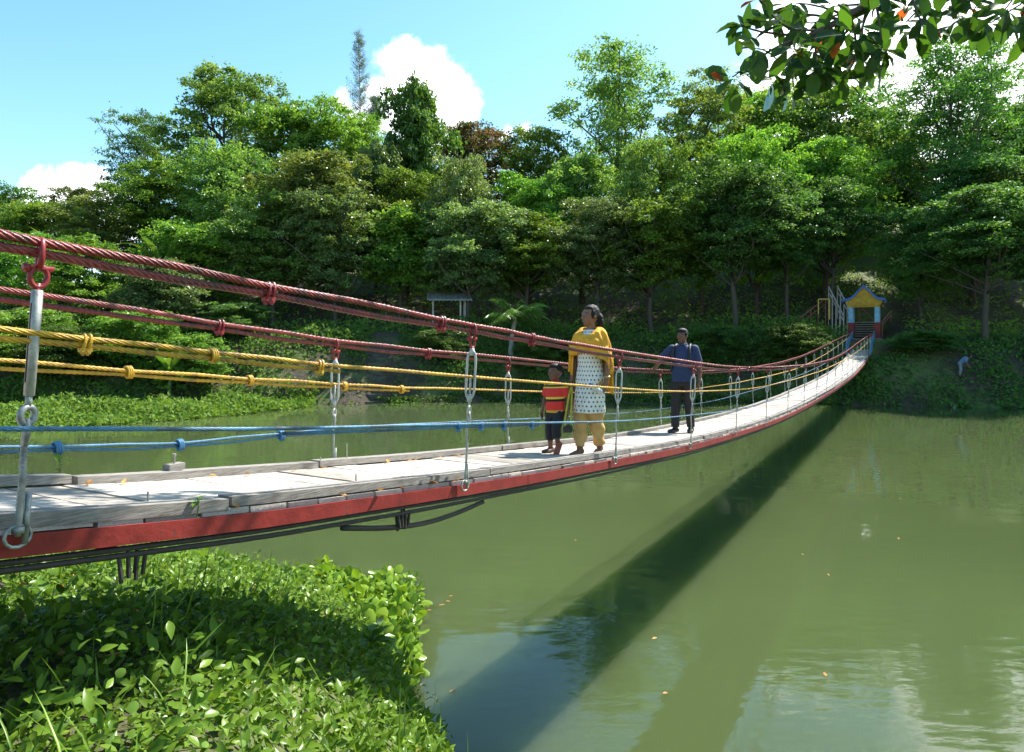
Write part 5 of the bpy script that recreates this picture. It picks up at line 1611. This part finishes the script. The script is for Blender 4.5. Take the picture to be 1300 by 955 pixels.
def hand_pieces(w, d, side, pn, k=1.0, curl=0.5):
    """palm, four unequal bent fingers and a thumb. w wrist, d hand direction, side: towards the thumb, pn: the way the palm faces"""
    w = np.array(w, float); d = unit(np.array(d, float)); pn = np.array(pn, float); pn = unit(pn - d * d.dot(pn))
    s = np.cross(d, pn); s = s if s.dot(np.array(side, float)) > 0 else -s
    P = [cap(w, .023 * k, w + d * .03 * k, .026 * k, n=10)]
    for off in (-.022, -.007, .008, .023):
        P.append(cap(w + d * .02 * k + s * off * .8 * k, .0135 * k, w + d * .082 * k + s * off * k, .0125 * k, n=8))
    for i, (off, L) in enumerate(((.025, .068), (.009, .078), (-.008, .072), (-.024, .056))):
        p = w + d * .085 * k + s * off * k; v = d.copy()
        for j in range(3):
            a = curl * (0.55 + 0.25 * j)
            v = unit(v * math.cos(a) + pn * math.sin(a)); v = v - pn * 0
            q = p + v * L * k * (.44, .32, .24)[j]
            P.append(cap(p, (.0098 - .0008 * j) * k, q, (.0092 - .0010 * j) * k, n=8)); p = q
    p = w + d * .028 * k + s * .026 * k; v = unit(d * .75 + s * .62 + pn * .25)
    q = p + v * .040 * k; P.append(cap(p, .0125 * k, q, .0105 * k, n=8))
    v2 = unit(d * .92 + s * .22 + pn * (.25 + curl * .4)); P.append(cap(q, .0105 * k, q + v2 * .030 * k, .0085 * k, n=8))
    return P

def foot_pieces(an, d, k=1.0, pitch=0.0):
    an = np.array(an, float); d = unit(np.array([d[0], d[1], 0.0])); sd = np.array([-d[1], d[0], 0])
    f = d * math.cos(pitch) - UP * math.sin(pitch); u = UP * math.cos(pitch) + d * math.sin(pitch)
    P = [cap(an, .036 * k, an - u * .035 * k - f * .03 * k, .033 * k, n=12)]
    P.append(cap(an - u * .038 * k - f * .03 * k, .030 * k, an - u * .048 * k + f * .09 * k, .026 * k, n=12))
    for o_ in (-.022, .0, .022):
        P.append(cap(an - u * .045 * k + f * .04 * k + sd * o_ * k, .024 * k, an - u * .056 * k + f * (.145 - abs(o_ - .01) * .8) * k + sd * o_ * 1.3 * k, .015 * k, n=10))
    return P

def body_skin(parent, head, torso, arms, legs, mat='skin', voxel=0.0065):
    c, k, yaw = head
    P = head_pieces(np.array(c, float), k, yaw)
    P.append(cap(np.array(torso['neck0'], float), torso['nr'] * 1.12, np.array(c) + np.array((0, .012, -.05)) * k, torso['nr'], n=16))
    P.append(loft(torso['rings'], 24))
    for a in arms:
        P += [cap(a['sh'], a['r'][0], a['el'], a['r'][1]), cap(a['el'], a['r'][1], a['wr'], a['r'][2])]
        mid = np.array(a['el']) * .7 + np.array(a['wr']) * .3
        P.append(cap(a['el'], a['r'][1], mid, a['r'][1] * 1.05))
        P += hand_pieces(a['wr'], a['hd'], a['th'], a['pn'], a.get('k', 1), a.get('curl', .45))
    for l in legs:
        P += [cap(l['hip'], l['r'][0], l['kn'], l['r'][1]), cap(l['kn'], l['r'][1], l['an'], l['r'][2])]
        m2 = np.array(l['kn']) * .68 + np.array(l['an']) * .32 + np.array((0, .015, 0))
        P.append(cap(m2, l['r'][1] * 1.0, np.array(l['kn']) * .4 + np.array(l['an']) * .6, l['r'][1] * .8))
        P += foot_pieces(l['an'], l['fd'], l.get('k', 1), l.get('pitch', 0))
    return fuse('body', P, voxel, parent, [M[mat], M['lips'], M['eye_white'], M['iris']], 3, face_assign(c, k, yaw))

def shoe(parent, an, d, k, pitch, mat, name='shoe', sole=.012):
    an = np.array(an, float); d = unit(np.array([d[0], d[1], 0.0])); sd = np.array([-d[1], d[0], 0])
    f = d * math.cos(pitch) - UP * math.sin(pitch); u = UP * math.cos(pitch) + d * math.sin(pitch)
    P = [cap(an + u * .0 * k, .042 * k, an - u * .035 * k - f * .03 * k, .041 * k)]
    for o_ in (-.018, 0, .018):
        P.append(cap(an - u * .036 * k - f * .03 * k + sd * o_ * k, .034 * k, an - u * .046 * k + f * .14 * k + sd * o_ * 1.2 * k, .028 * k))
    fuse(name, P, 0.007, parent, [M[mat]], 2)

# ---------------------------------------------------------------- the woman
def place_person(label, zn, o, yaw, scale):
    p = bp_(zn, o, deck_top(np.array(zn)))
    r = thing('person', label, 'person', tuple(p), yaw)
    r.scale = (scale,) * 3
    return r
WALK = -math.atan2(BD[0], BD[1])      # faces back along the bridge towards the camera
wz, wo_ = 7.86, 0.42
woman = place_person('woman in a mustard shawl and dotted white tunic walking on the bridge', wz, wo_, WALK - 0.08, 1.063)
w_head = ((0.0, -0.012, 1.487), 1.0, -0.42)
w_arms = [dict(sh=(-.135, .01, 1.27), el=(-.190, .02, 1.02), wr=(-.195, -.055, .80), r=(.046, .036, .025), hd=(0.03, -.12, -1), th=(0, -1, 0), pn=(1, 0, 0), curl=.62, k=.95),
          dict(sh=(.135, .01, 1.27), el=(.195, .035, 1.02), wr=(.215, -.045, .80), r=(.046, .036, .025), hd=(-.02, -.14, -1), th=(0, -1, 0), pn=(-1, 0, 0), curl=.75, k=.95)]
w_legs = [dict(hip=(-.08, .0, .80), kn=(-.068, -.075, .43), an=(-.062, -.120, .075), r=(.085, .055, .036), fd=(-.28, -1), k=.95),
          dict(hip=(.08, .0, .80), kn=(.070, -.01, .43), an=(.066, .085, .085), r=(.085, .055, .036), fd=(.12, -1), k=.95, pitch=.12)]
body_skin(woman, w_head, dict(neck0=(0, .022, 1.30), nr=.047, rings=[(0, 0, .78, .15, .11), (0, 0, .88, .15, .11), (0, -.005, 1.02, .13, .10), (0, -.015, 1.15, .145, .11), (0, 0, 1.27, .14, .09), (0, .015, 1.325, .07, .06)]), w_arms, w_legs)
# hair: parted, tied loosely behind
hc = np.array(w_head[0]); hy = w_head[2]
H = lambda p: rotz(np.array(p), hy) + hc
fuse('hair', [ell(H((0, .030, .026)), (.080, .088, .094), yaw=hy), ell(H((0, .012, .062)), (.064, .078, .052), yaw=hy), ell(H((.062, .012, .012)), (.022, .046, .052), yaw=hy), ell(H((-.062, .012, .012)), (.022, .046, .052), yaw=hy),
              ell(H((.015, .118, -.025)), (.046, .042, .052), yaw=hy), ell(H((.03, .125, -.075)), (.040, .036, .050), yaw=hy), cap(H((.02, .12, -.04)), .035, H((.035, .115, -.13)), .018)], .007, woman, M['hair'], 2,
     deform=lambda co: co + (np.sin(co[:, :1] * 210) * np.cos(co[:, 2:3] * 120) * .0022))

def folds(amp, n, ph, z0, z1):
    def f(co):
        th = np.arctan2(co[:, 1], co[:, 0])
        k = np.clip((z0 - co[:, 2]) / (z0 - z1), 0, 1)
        w = 1 + amp * k * (np.sin(n * th + ph + co[:, 2] * 3) + .5 * np.sin((2 * n + 1) * th - ph * 2 + co[:, 2] * 5))
        co = co.copy(); co[:, 0] *= w; co[:, 1] *= w
        return co
    return f
fuse('tunic', [loft([(0, -.032, .455, .172, .152), (0, -.024, .56, .170, .146), (0, -.014, .66, .168, .138), (0, -.005, .76, .166, .132), (0, 0, .86, .160, .128), (0, 0, .95, .142, .115), (0, -.008, 1.05, .138, .118), (0, -.018, 1.14, .148, .130), (0, -.008, 1.22, .150, .110), (0, .004, 1.28, .135, .085), (0, .015, 1.335, .078, .066)])], .0075, woman, M['kurta'], 3, deform=folds(.05, 6, .6, 1.05, .46))
tr = []
for l in w_legs:
    h_, kn, an = (np.array(l[q]) for q in ('hip', 'kn', 'an'))
    tr += [cap(h_, .092, kn, .082), cap(kn, .082, kn * .35 + an * .65, .070), cap(kn * .35 + an * .65, .070, an + np.array((0, 0, .02)), .056, True)]
fuse('trousers', tr, .0075, woman, M['salwar'], 3, deform=lambda co: co + np.stack([np.sin(co[:, 2] * 38 + co[:, 0] * 25) * .007, np.cos(co[:, 2] * 33 + co[:, 0] * 30) * .009, 0 * co[:, 0]], -1))

def shawl():
    nt, ns = 96, 26
    th = np.linspace(0, 2 * np.pi, nt, endpoint=False)
    rows = []
    front = np.clip(-np.sin(th), 0, 1)
    back = np.clip(np.sin(th), 0, 1)
    right = np.clip(np.cos(th), 0, 1); left = np.clip(-np.cos(th), 0, 1)
    zlow = 1.085 * front ** .6 + (1 - front ** .6) * (0.80 + .10 * back + 0.16 * left * (1 - back) + .06 * right * (1 - back))
    for i in range(ns):
        s = i / (ns - 1)
        if s < .35:
            q = s / .35
            rx = .086 + (.186 - .086) * q ** .72; ry = .080 + (.128 - .080) * q ** .8
            z = (1.362 - .085 * front ** 1.4) * (1 - q) + q * (1.285 - .05 * front - .008 * (np.abs(np.cos(th)) < .5))
            z = z + .018 * np.sin(np.pi * q)
        else:
            q = (s - .35) / .65
            rx = .186 + .056 * np.sin(q * np.pi / 2) ; ry = .128 + .042 * np.sin(q * np.pi / 2) 
            z0 = 1.285 - .05 * front - .008 * (np.abs(np.cos(th)) < .5)
            z = z0 * (1 - q) + q * zlow
        fold = .015 * np.sin(7 * th + 6 * s + 1.5 * np.sin(3 * th)) + .007 * np.sin(15 * th - 9 * s) + .012 * front * np.sin(22 * s + 2.2 * np.sin(2 * th))
        fold = fold * min(1, .35 + s)
        rx_, ry_ = rx + fold, ry + fold
        rows.append(np.stack([rx_ * np.cos(th), .005 + ry_ * np.sin(th) - .02 * front, np.broadcast_to(z, (nt,)) + fold * .3], -1))
    V = np.vstack(rows); F = []
    for i in range(ns - 1):
        for j in range(nt):
            F.append((i * nt + j, (i + 1) * nt + j, (i + 1) * nt + (j + 1) % nt, i * nt + (j + 1) % nt))
    o = link('shawl', mesh_np('shawl', V, F, smooth=True), woman, M['shawl'])
    sd = o.modifiers.new('thick', 'SOLIDIFY'); sd.thickness = .006
    # the two loose ends: one behind the left arm, one short in front of the right
    for (x0, x1, y, za, zb, wob) in ((.100, .240, .080, 1.04, .66, .012), (-.205, -.135, -.105, 1.10, .86, .008)):
        nu, nv = 14, 16; V = []
        for i in range(nv):
            q = i / (nv - 1)
            for j in range(nu):
                p = j / (nu - 1)
                V.append((x0 + (x1 - x0) * p * (1 - .25 * q) + .02 * q * (1 if x0 > 0 else -1), y + wob * math.sin(p * 11 + q * 2) + .02 * q, za + (zb - za) * q + .025 * math.sin(p * 3 + 1) * q))
        F = [(i * nu + j, i * nu + j + 1, (i + 1) * nu + j + 1, (i + 1) * nu + j) for i in range(nv - 1) for j in range(nu - 1)]
        e = link('shawl_end', mesh_np('shawl_end', V, F, smooth=True), o, M['shawl'])
        sd = e.modifiers.new('thick', 'SOLIDIFY'); sd.thickness = .006
    return o
shawl()
for z in (.835, .845):
    V, F = tube_np(ring_pts((.2148, -.035, z), (1, 0, 0), (0, .99, .12), .034, .034, 20), .004, 6, ring=True)
    link('bangle', mesh_np('bangle', V, F, smooth=True), woman, M['gold'])

def wmat(o):
    bpy.context.view_layer.update()
    return o.matrix_world
# water bottle in her left hand
mw = wmat(woman)
bt = thing('water_bottle', 'clear plastic water bottle with a bright blue cap carried in one hand by the woman', 'bottle', tuple(mw @ Vector((.170, -.205, .725))), 0)
bt.rotation_euler = (0.9, -0.75, -0.3)
prof = [(-.10, .0), (-.10, .028), (-.092, .032), (-.04, .032), (-.035, .029), (-.03, .032), (.02, .032), (.045, .026), (.065, .013), (.085, .0125)]
V, F = loft([(0, 0, z, max(r, .001), max(r, .001)) for z, r in prof[1:]], 18); link('bottle_body', mesh_np('bottle_body', V, F, smooth=True), bt, M['clear'])
V, F = loft([(0, 0, .083, .017, .017), (0, 0, .086, .018, .018), (0, 0, .108, .018, .018), (0, 0, .111, .016, .016)], 18); link('cap', mesh_np('cap', V, F, smooth=False), bt, M['cap_blue'])
# camera swinging on its yellow strap from her right hand
cm = thing('camera', 'small black camera hanging on a yellow strap between the boy and the woman', 'camera', (.605, 7.72, tuple(mw.translation)[2] + .33), 0.0)
parts = []
for s in (-1, 1):
    pth = np.array([(s * .035, 0, .045), (s * .030 + .012, .03, .16), (s * .022 + .028, 0.07, .28), (s * .012 + .045, 0.11, .40), (.055, 0.13, .455)])
    n = len(pth); w = .011
    for i in range(n - 1):
        a, b_ = pth[i], pth[i + 1]
        parts.append(tube_np([a, b_ + (b_ - a) * .02], .0105, 8))
V, F = join_np(parts); link('strap', mesh_np('strap', V, F, smooth=True), cm, M['strap_yellow'])
V, F = join_np([box_np((0, 0, 0), (.10, .045, .070)), box_np((0.01, 0, .04), (.035, .035, .022))]); body_o = link('camera_body', mesh_np('camera_body', V, F), cm, M['plastic_black'])
V, F = loft([(0, 0, 0, .024, .024), (0, 0, .030, .024, .024), (0, 0, .032, .018, .018)], 18); V = V[:, [0, 2, 1]] * np.array([1, -1, 1]) + np.array((0, -.022, -.003))
link('lens', mesh_np('lens', V, F, smooth=False), body_o, M['plastic_black'])

# ---------------------------------------------------------------- the boy
boy = place_person('boy in a red polo shirt with yellow and black stripes walking beside the woman', 7.68, .76, WALK - 0.1, 1.02)
b_head = ((0, -.008, .905), .86, -.30)
b_arms = [dict(sh=(-.112, .01, .755), el=(-.150, .02, .60), wr=(-.142, -.05, .465), r=(.032, .025, .019), hd=(0.05, -.3, -1), th=(0, -1, 0), pn=(1, 0, 0), k=.66, curl=.5),
          dict(sh=(.112, .01, .755), el=(.155, .025, .60), wr=(.165, -.02, .465), r=(.032, .025, .019), hd=(0, -.15, -1), th=(0, -1, 0), pn=(-1, 0, 0), k=.66, curl=.5)]
b_legs = [dict(hip=(-.055, 0, .46), kn=(-.062, -.02, .255), an=(-.062, .0, .055), r=(.055, .038, .026), fd=(-.2, -1), k=.72),
          dict(hip=(.055, 0, .46), kn=(.072, -.10, .285), an=(.080, -.075, .115), r=(.055, .038, .026), fd=(.1, -1), k=.72, pitch=.85)]
body_skin(boy, b_head, dict(neck0=(0, .015, .775), nr=.034, rings=[(0, 0, .44, .095, .07), (0, 0, .55, .092, .07), (0, -.005, .66, .098, .072), (0, 0, .745, .10, .06), (0, .01, .785, .05, .042)]), b_arms, b_legs, 'skin_dark', .0055)
hc2 = np.array(b_head[0]); hy2 = b_head[2]
H2 = lambda p: rotz(np.array(p) * .86, hy2) + hc2
fuse('hair', [ell(H2((0, .026, .034)), np.array((.079, .088, .080)) * .86, yaw=hy2), ell(H2((0, -.004, .072)), np.array((.064, .076, .040)) * .86, yaw=hy2), ell(H2((.056, .018, .018)), np.array((.022, .042, .040)) * .86, yaw=hy2), ell(H2((-.056, .018, .018)), np.array((.022, .042, .040)) * .86, yaw=hy2)], .006, boy, M['hair'], 1)
fuse('polo_shirt', [loft([(0, 0, .455, .118, .090), (0, 0, .55, .112, .088), (0, -.006, .65, .114, .090), (0, 0, .72, .118, .076), (0, .006, .765, .09, .058), (0, .012, .797, .048, .044)]),
                    cap((-.100, .01, .755), .046, (-.138, .016, .635), .050, True), cap((.100, .01, .755), .046, (.140, .02, .635), .050, True), loft([(0, .008, .785, .050, .046), (0, .004, .805, .046, .043)])], .006, boy, M['polo'], 2, deform=folds(.03, 6, 1.3, .7, .46))
tr = []
for l in b_legs:
    h_, kn, an = (np.array(l[q]) for q in ('hip', 'kn', 'an'))
    tr += [cap(h_, .068, kn, .054), cap(kn, .054, kn * .45 + an * .55, .050, True)]
fuse('cropped_trousers', tr + [loft([(0, 0, .40, .100, .078), (0, 0, .50, .105, .08)])], .006, boy, M['shorts_black'], 2)
shoe(boy, b_legs[0]['an'], b_legs[0]['fd'], .74, 0, 'sandal_brown', 'sandal')
shoe(boy, b_legs[1]['an'], b_legs[1]['fd'], .74, .85, 'sandal_red', 'sandal')

# ---------------------------------------------------------------- the man
mz, mo = 12.07, .76
man = place_person('man in a dark blue shirt resting one hand on the far red cable', mz, mo, WALK + .04, 1.075)
mw = wmat(man)
hand_w = bp_(12.42, WB, r_far(np.array(12.42)))       # where his hand meets the far cable
hl = mw.inverted() @ Vector(hand_w)
wr = Vector((hl.x + .075, hl.y + 0.035, hl.z + .050))
m_head = ((-.012, -.012, 1.58), 1.03, -.25)
m_arms = [dict(sh=(-.185, .01, 1.365), el=(-.40, .05, 1.17), wr=tuple(wr), r=(.054, .042, .029), hd=(-.85, -.25, -.30), th=(0, -1, 0.2), pn=(0, 0, -1), curl=.55, k=1.05),
          dict(sh=(.185, .01, 1.365), el=(.255, .04, 1.08), wr=(.275, -.06, .84), r=(.054, .042, .029), hd=(-.05, -.18, -1), th=(0, -1, 0), pn=(-1, 0, 0), curl=.6, k=1.05)]
m_legs = [dict(hip=(-.085, .0, .86), kn=(-.10, -.07, .47), an=(-.105, -.10, .085), r=(.09, .06, .042), fd=(-.3, -1)),
          dict(hip=(.085, .0, .86), kn=(.10, -.01, .47), an=(.11, .07, .085), r=(.09, .06, .042), fd=(.15, -1))]
body_skin(man, m_head, dict(neck0=(0, .02, 1.39), nr=.056, rings=[(0, 0, .84, .155, .11), (0, 0, .95, .155, .115), (0, -.005, 1.1, .155, .115), (0, -.01, 1.24, .17, .115), (0, 0, 1.36, .17, .095), (0, .015, 1.42, .08, .065)]), m_arms, m_legs, 'skin_dark')
hc3 = np.array(m_head[0]); hy3 = m_head[2]
H3 = lambda p: rotz(np.array(p) * 1.03, hy3) + hc3
fuse('hair', [ell(H3((0, .028, .034)), (.084, .092, .090), yaw=hy3), ell(H3((0, -.010, .078)), (.072, .084, .046), yaw=hy3), ell(H3((.060, .012, .022)), (.026, .048, .050), yaw=hy3), ell(H3((-.060, .012, .022)), (.026, .048, .050), yaw=hy3)], .007, man, M['hair'], 1,
     deform=lambda co: co + (np.sin(co[:, :1] * 190) * np.cos(co[:, 1:2] * 150) * .002))
el0 = np.array(m_arms[0]['el']); sh0 = np.array(m_arms[0]['sh']); el1 = np.array(m_arms[1]['el']); sh1 = np.array(m_arms[1]['sh'])
fuse('shirt', [loft([(0, 0, .83, .192, .145), (0, 0, .95, .188, .145), (0, -.008, 1.08, .184, .145), (0, -.012, 1.22, .192, .138), (0, 0, 1.33, .188, .112), (0, .006, 1.39, .135, .085), (0, .014, 1.435, .072, .066)]),
               ell(sh0 + np.array((.004, 0, .002)), (.074, .072, .070)), ell(sh1 + np.array((-.004, 0, .002)), (.074, .072, .070)), cap(sh0, .070, sh0 * .22 + el0 * .78, .074, True), cap(sh1, .070, sh1 * .22 + el1 * .78, .074, True)], .0075, man, M['shirt_blue'], 2, deform=folds(.045, 6, .4, 1.25, .83))
fuse('shirt_collar', [loft([(0, .012, 1.425, .075, .070), (0, .008, 1.462, .066, .064)]), cap((-.03, -.055, 1.435), .016, (-.055, -.06, 1.405), .010), cap((.03, -.055, 1.435), .016, (.055, -.06, 1.405), .010)], .007, man, M['shirt_blue'], 1)
tr = []
for l in m_legs:
    h_, kn, an = (np.array(l[q]) for q in ('hip', 'kn', 'an'))
    tr += [cap(h_, .108, kn, .082), cap(kn, .082, an + np.array((0, 0, .01)), .066, True)]
fuse('trousers', tr + [loft([(0, 0, .76, .17, .125), (0, 0, .95, .165, .125)])], .0075, man, M['trouser_dark'], 3)
for l in m_legs:
    shoe(man, l['an'], l['fd'], 1.05, 0, 'shoe_black')
# backpack on his back, straps over both shoulders
bpk = thing('backpack', 'black backpack worn by the man in the dark blue shirt', 'backpack', tuple(man.location), man.rotation_euler.z)
bpk.scale = man.scale
fuse('bag', [loft([(0, .20, .98, .13, .06), (0, .215, 1.05, .145, .085), (0, .215, 1.25, .145, .085), (0, .19, 1.36, .12, .06), (0, .17, 1.40, .06, .03)])], .01, bpk, M['black_cloth'], 2)
for s in (-1, 1):
    P = np.array([(s * .10, .15, 1.36), (s * .112, .06, 1.438), (s * .118, -.02, 1.425), (s * .128, -.095, 1.36), (s * .135, -.140, 1.26), (s * .142, -.148, 1.14), (s * .165, -.105, 1.05), (s * .195, -.02, 1.01), (s * .17, .10, 1.02)])
    tq = np.linspace(0, 1, len(P)); tt = np.linspace(0, 1, 40)
    Q = np.stack([np.interp(tt, tq, P[:, i]) for i in range(3)], -1)
    for _ in range(3):
        Q[1:-1] = (Q[:-2] + Q[1:-1] * 2 + Q[2:]) / 4
    V, F = tube_np(Q, .021, 10); link('strap', mesh_np('strap', V, F, smooth=True), bpk, M['black_cloth'])

# ---------------------------------------------------------------- the bending figure on the right bank
def far_person(px, pyf, Y, label, rz, shirt, legs_m, bend=.9):
    p = at(px, pyf, Y); z = float(ground_h(p.x, Y))
    r = thing('person', label, 'person', (p.x, Y, z), rz)
    ch = np.array((0, -.38 * math.sin(bend), .86 + .46 * math.cos(bend)))
    dirv = np.array((0, -math.sin(bend), math.cos(bend)))
    hd = ch + dirv * .22 + np.array((0, -.05, 0))
    P = [cap((0, 0, .86), .14, ch, .16)] + [cap(ch + dirv * .02, .055, hd, .05)]
    P += head_pieces(hd + dirv * .06, 1.0, 0)
    for s in (-1, 1):
        sh = ch + np.array((s * .18, 0, 0)); el = sh + np.array((s * .05, -.08, -.27)); wr_ = el + np.array((-s * .02, -.10, -.23))
        P += [cap(sh, .05, el, .04), cap(el, .04, wr_, .028)] + hand_pieces(wr_, (0, -.2, -1), (0, -1, 0), (-s, 0, 0))
        P += [cap((s * .09, 0, .84), .09, (s * .10, -.04, .46), .06), cap((s * .10, -.04, .46), .06, (s * .10, .02, .08), .04)] + foot_pieces((s * .10, .02, .08), (0, -1))
    fuse('body', P, .012, r, M['skin_dark'], 2)
    fuse('shirt', [cap((0, 0, .84), .165, ch, .185)] + [cap(ch + np.array((s * .17, 0, 0)), .065, ch + np.array((s * .22, -.06, -.20)), .06, True) for s in (-1, 1)], .012, r, M[shirt], 2)
    fuse('trousers', [q for s in (-1, 1) for q in (cap((s * .09, 0, .84), .105, (s * .10, -.04, .46), .078), cap((s * .10, -.04, .46), .078, (s * .10, .02, .10), .06, True))], .012, r, M[legs_m], 2)
    fuse('hair', [ell(hd + dirv * .06 + np.array((0, .03, .03)), (.085, .095, .09))], .01, r, M['hair'], 1)
    return r
M['shirt_pale_blue'] = pmat('pale_blue_shirt', (0.13, 0.20, 0.34), 0.8, 0.2)
M['trouser_pale'] = pmat('pale_grey_trousers', (0.22, 0.24, 0.27), 0.8, 0.2)
far_person(1219, 457, 47.2, 'distant person in a pale blue shirt bending forward on the dark right bank', 0.9, 'shirt_pale_blue', 'trouser_pale')
# ================================================================ OVERHANGING BRANCH
def overhang():
    rg = np.random.default_rng(77)
    root = thing('overhanging_tree', 'leafy branch of big leathery leaves hanging into the upper right corner', 'tree', (4.0, -1.6, float(ground_h(4.0, -1.6))))
    o = np.array(root.location)
    V, F = tube_np([(0, 0, -.2), (.05, -.1, 1.4), (-.1, .1, 3.0), (-.3, .3, 5.0)], [.17, .13, .11, .08], 12)
    link('trunk', mesh_np('trunk', V, F, smooth=True), root, M['bark'])
    # twig tips by where they show in the picture, and how far out each hangs
    tips = [(930, 98, 3.2), (940, 30, 3.3), (962, 62, 3.1), (978, 22, 3.5), (985, 96, 3.2), (1008, 112, 3.3), (1008, 62, 3.0), (1030, 30, 3.4), (1040, 88, 3.1), (1052, 58, 3.4),
            (1072, 100, 3.2), (1078, 44, 3.0), (1092, 78, 3.3), (1108, 22, 3.2), (1120, 62, 3.1), (1140, 38, 3.4), (1150, 14, 3.2), (1172, 34, 3.0), (1190, 8, 3.3), (1212, 26, 3.2),
            (1236, 14, 3.1), (1256, 30, 3.3), (1276, 12, 3.0), (1292, 34, 3.2), (1318, 18, 3.1), (1060, 8, 3.2), (1010, 4, 3.3), (1125, -14, 3.1), (1210, -20, 3.2), (1300, -20, 3.3), (960, -8, 3.2), (1345, 40, 3.1),
            (1035, 64, 3.25), (1095, 48, 3.15), (1000, 38, 3.2), (1064, 76, 3.3)]
    T = np.array([at(px, py, Y) for px, py, Y in tips]) - o
    main = np.array([(-.25, .25, 4.6)] + [tuple(np.array(at(px, py, Y)) - o) for px, py, Y in ((1400, -130, 2.6), (1320, -60, 2.9), (1230, -40, 3.1), (1130, -10, 3.2), (1060, 30, 3.2), (990, 62, 3.2))])
    tq = np.linspace(0, 1, len(main)); tt = np.linspace(0, 1, 60)
    mp = np.stack([np.interp(tt, tq, main[:, i]) for i in range(3)], -1)
    for _ in range(4): mp[1:-1] = (mp[:-2] + mp[1:-1] * 2 + mp[2:]) / 4
    parts = [tube_np(mp, np.linspace(.06, .006, 60), 8)]
    for tip in T:
        d = np.linalg.norm(mp - tip, axis=1); i = max(4, int(np.argmin(d)) - 5)
        parts.append(limb(mp[i], tip, .007, .003, 6, .10, rg))
    V, F = join_np(parts)
    link('branch', mesh_np('branch', V, F, smooth=True), root, M['bark'])
    P, D, N, L, old = [], [], [], [], []
    for tip in T:
        nl = rg.integers(9, 14)
        for k in range(nl):
            a = k * 2.4 + rg.uniform(-.4, .4)
            dv = np.array((math.cos(a), rg.normal(0, .35), math.sin(a) * .8 - .35))
            P.append(tip + rg.normal(0, .018, 3)); D.append(dv); N.append(np.array((rg.normal(0, .40), -.75 + rg.normal(0, .35), .65 + rg.normal(0, .3))))
            L.append(rg.uniform(.075, .130)); old.append(rg.uniform() < .06)
    P, D, N, L, old = map(np.array, (P, D, N, L, old))
    L = np.where(old, L * .62, L)
    P = P + unit(D) * .018
    for nm, sel, mt in (('leaves', ~old, 'leaf_fig'), ('old_leaves', old, 'leaf_old')):
        n = sel.sum()
        V, F, k = leaves_np(P[sel], D[sel], N[sel], L[sel], L[sel] * rg.uniform(.50, .64, n), 'obov', .28, .22)
        lo = link(nm, mesh_np(nm, V, F, np.repeat(rg.uniform(0, 1, n), k), True), root, M[mt])
        lo['kind'] = 'stuff'
    # unseen limb added above the view to shade the near bridge end and bank
    shade_bough = np.vstack([[(-.3, .3, 5.0)], np.array([(3.2, .8, 7.6), (2.2, 3.0, 8.0), (1.05, 4.95, 8.1), (.45, 6.0, 8.45)]) - o])
    V, F = tube_np(shade_bough, np.linspace(.08, .015, 5), 8); link('shade_bough', mesh_np('shade_bough', V, F, smooth=True), root, M['bark'])
    Cb = [(1.05 + BD[0] * s, 4.95 + BD[1] * s, 8.05 + .04 * k) for k, s in enumerate(np.linspace(-.75, .35, 9))]  # leaf clusters laid in a row so their shade falls along the kerb
    Cb += [(0.55 + rg.normal(0, .45), 5.9 + rg.normal(0, .35), 8.3 + rg.normal(0, .2)) for _ in range(16)]
    Cb = np.array(Cb) - o
    Pb = (Cb[:, None, :] + rg.normal(0, 1, (len(Cb), 36, 3)) * np.array((.13, .10, .10))).reshape(-1, 3)
    Pw = Pb + o
    Pb = Pb[HOR - (Pw[:, 2] - EYE) / Pw[:, 1] * FOC < -25]
    n = len(Pb)
    V, F, k = leaves_np(Pb, rg.normal(0, 1, (n, 3)) + np.array((0, 0, -.4)), rg.normal(0, .5, (n, 3)) + np.array((0, 0, 1)), rg.uniform(.09, .14, n), .07, 'obov', .28, .22)
    lo = link('shade_bough_leaves', mesh_np('shade_bough_leaves', V, F, np.repeat(rg.uniform(0, 1, n), k), True), root, M['leaf_fig']); lo['kind'] = 'stuff'
    # the part of the crown that is out of the picture, over the camera's right
    C = rg.normal(0, 1, (60, 3)) * np.array((1.7, 1.6, .8)) + np.array((1.2, -1.2, 5.2))
    Pc = (C[:, None, :] + rg.normal(0, .22, (60, 40, 3))).reshape(-1, 3)
    Pw = Pc + o
    row = HOR - (Pw[:, 2] - EYE) / np.maximum(Pw[:, 1], .05) * FOC
    Pc = Pc[(Pw[:, 1] < .3) | (row < -60)]
    n = len(Pc)
    V, F, k = leaves_np(Pc, rg.normal(0, 1, (n, 3)) + np.array((0, 0, -.4)), rg.normal(0, .5, (n, 3)) + np.array((0, 0, 1)), rg.uniform(.09, .15, n), .065, 'obov', .28, .22)
    lo = link('crown', mesh_np('crown', V, F, np.repeat(rg.uniform(0, 1, n), k), True), root, M['leaf_fig']); lo['kind'] = 'stuff'
overhang()
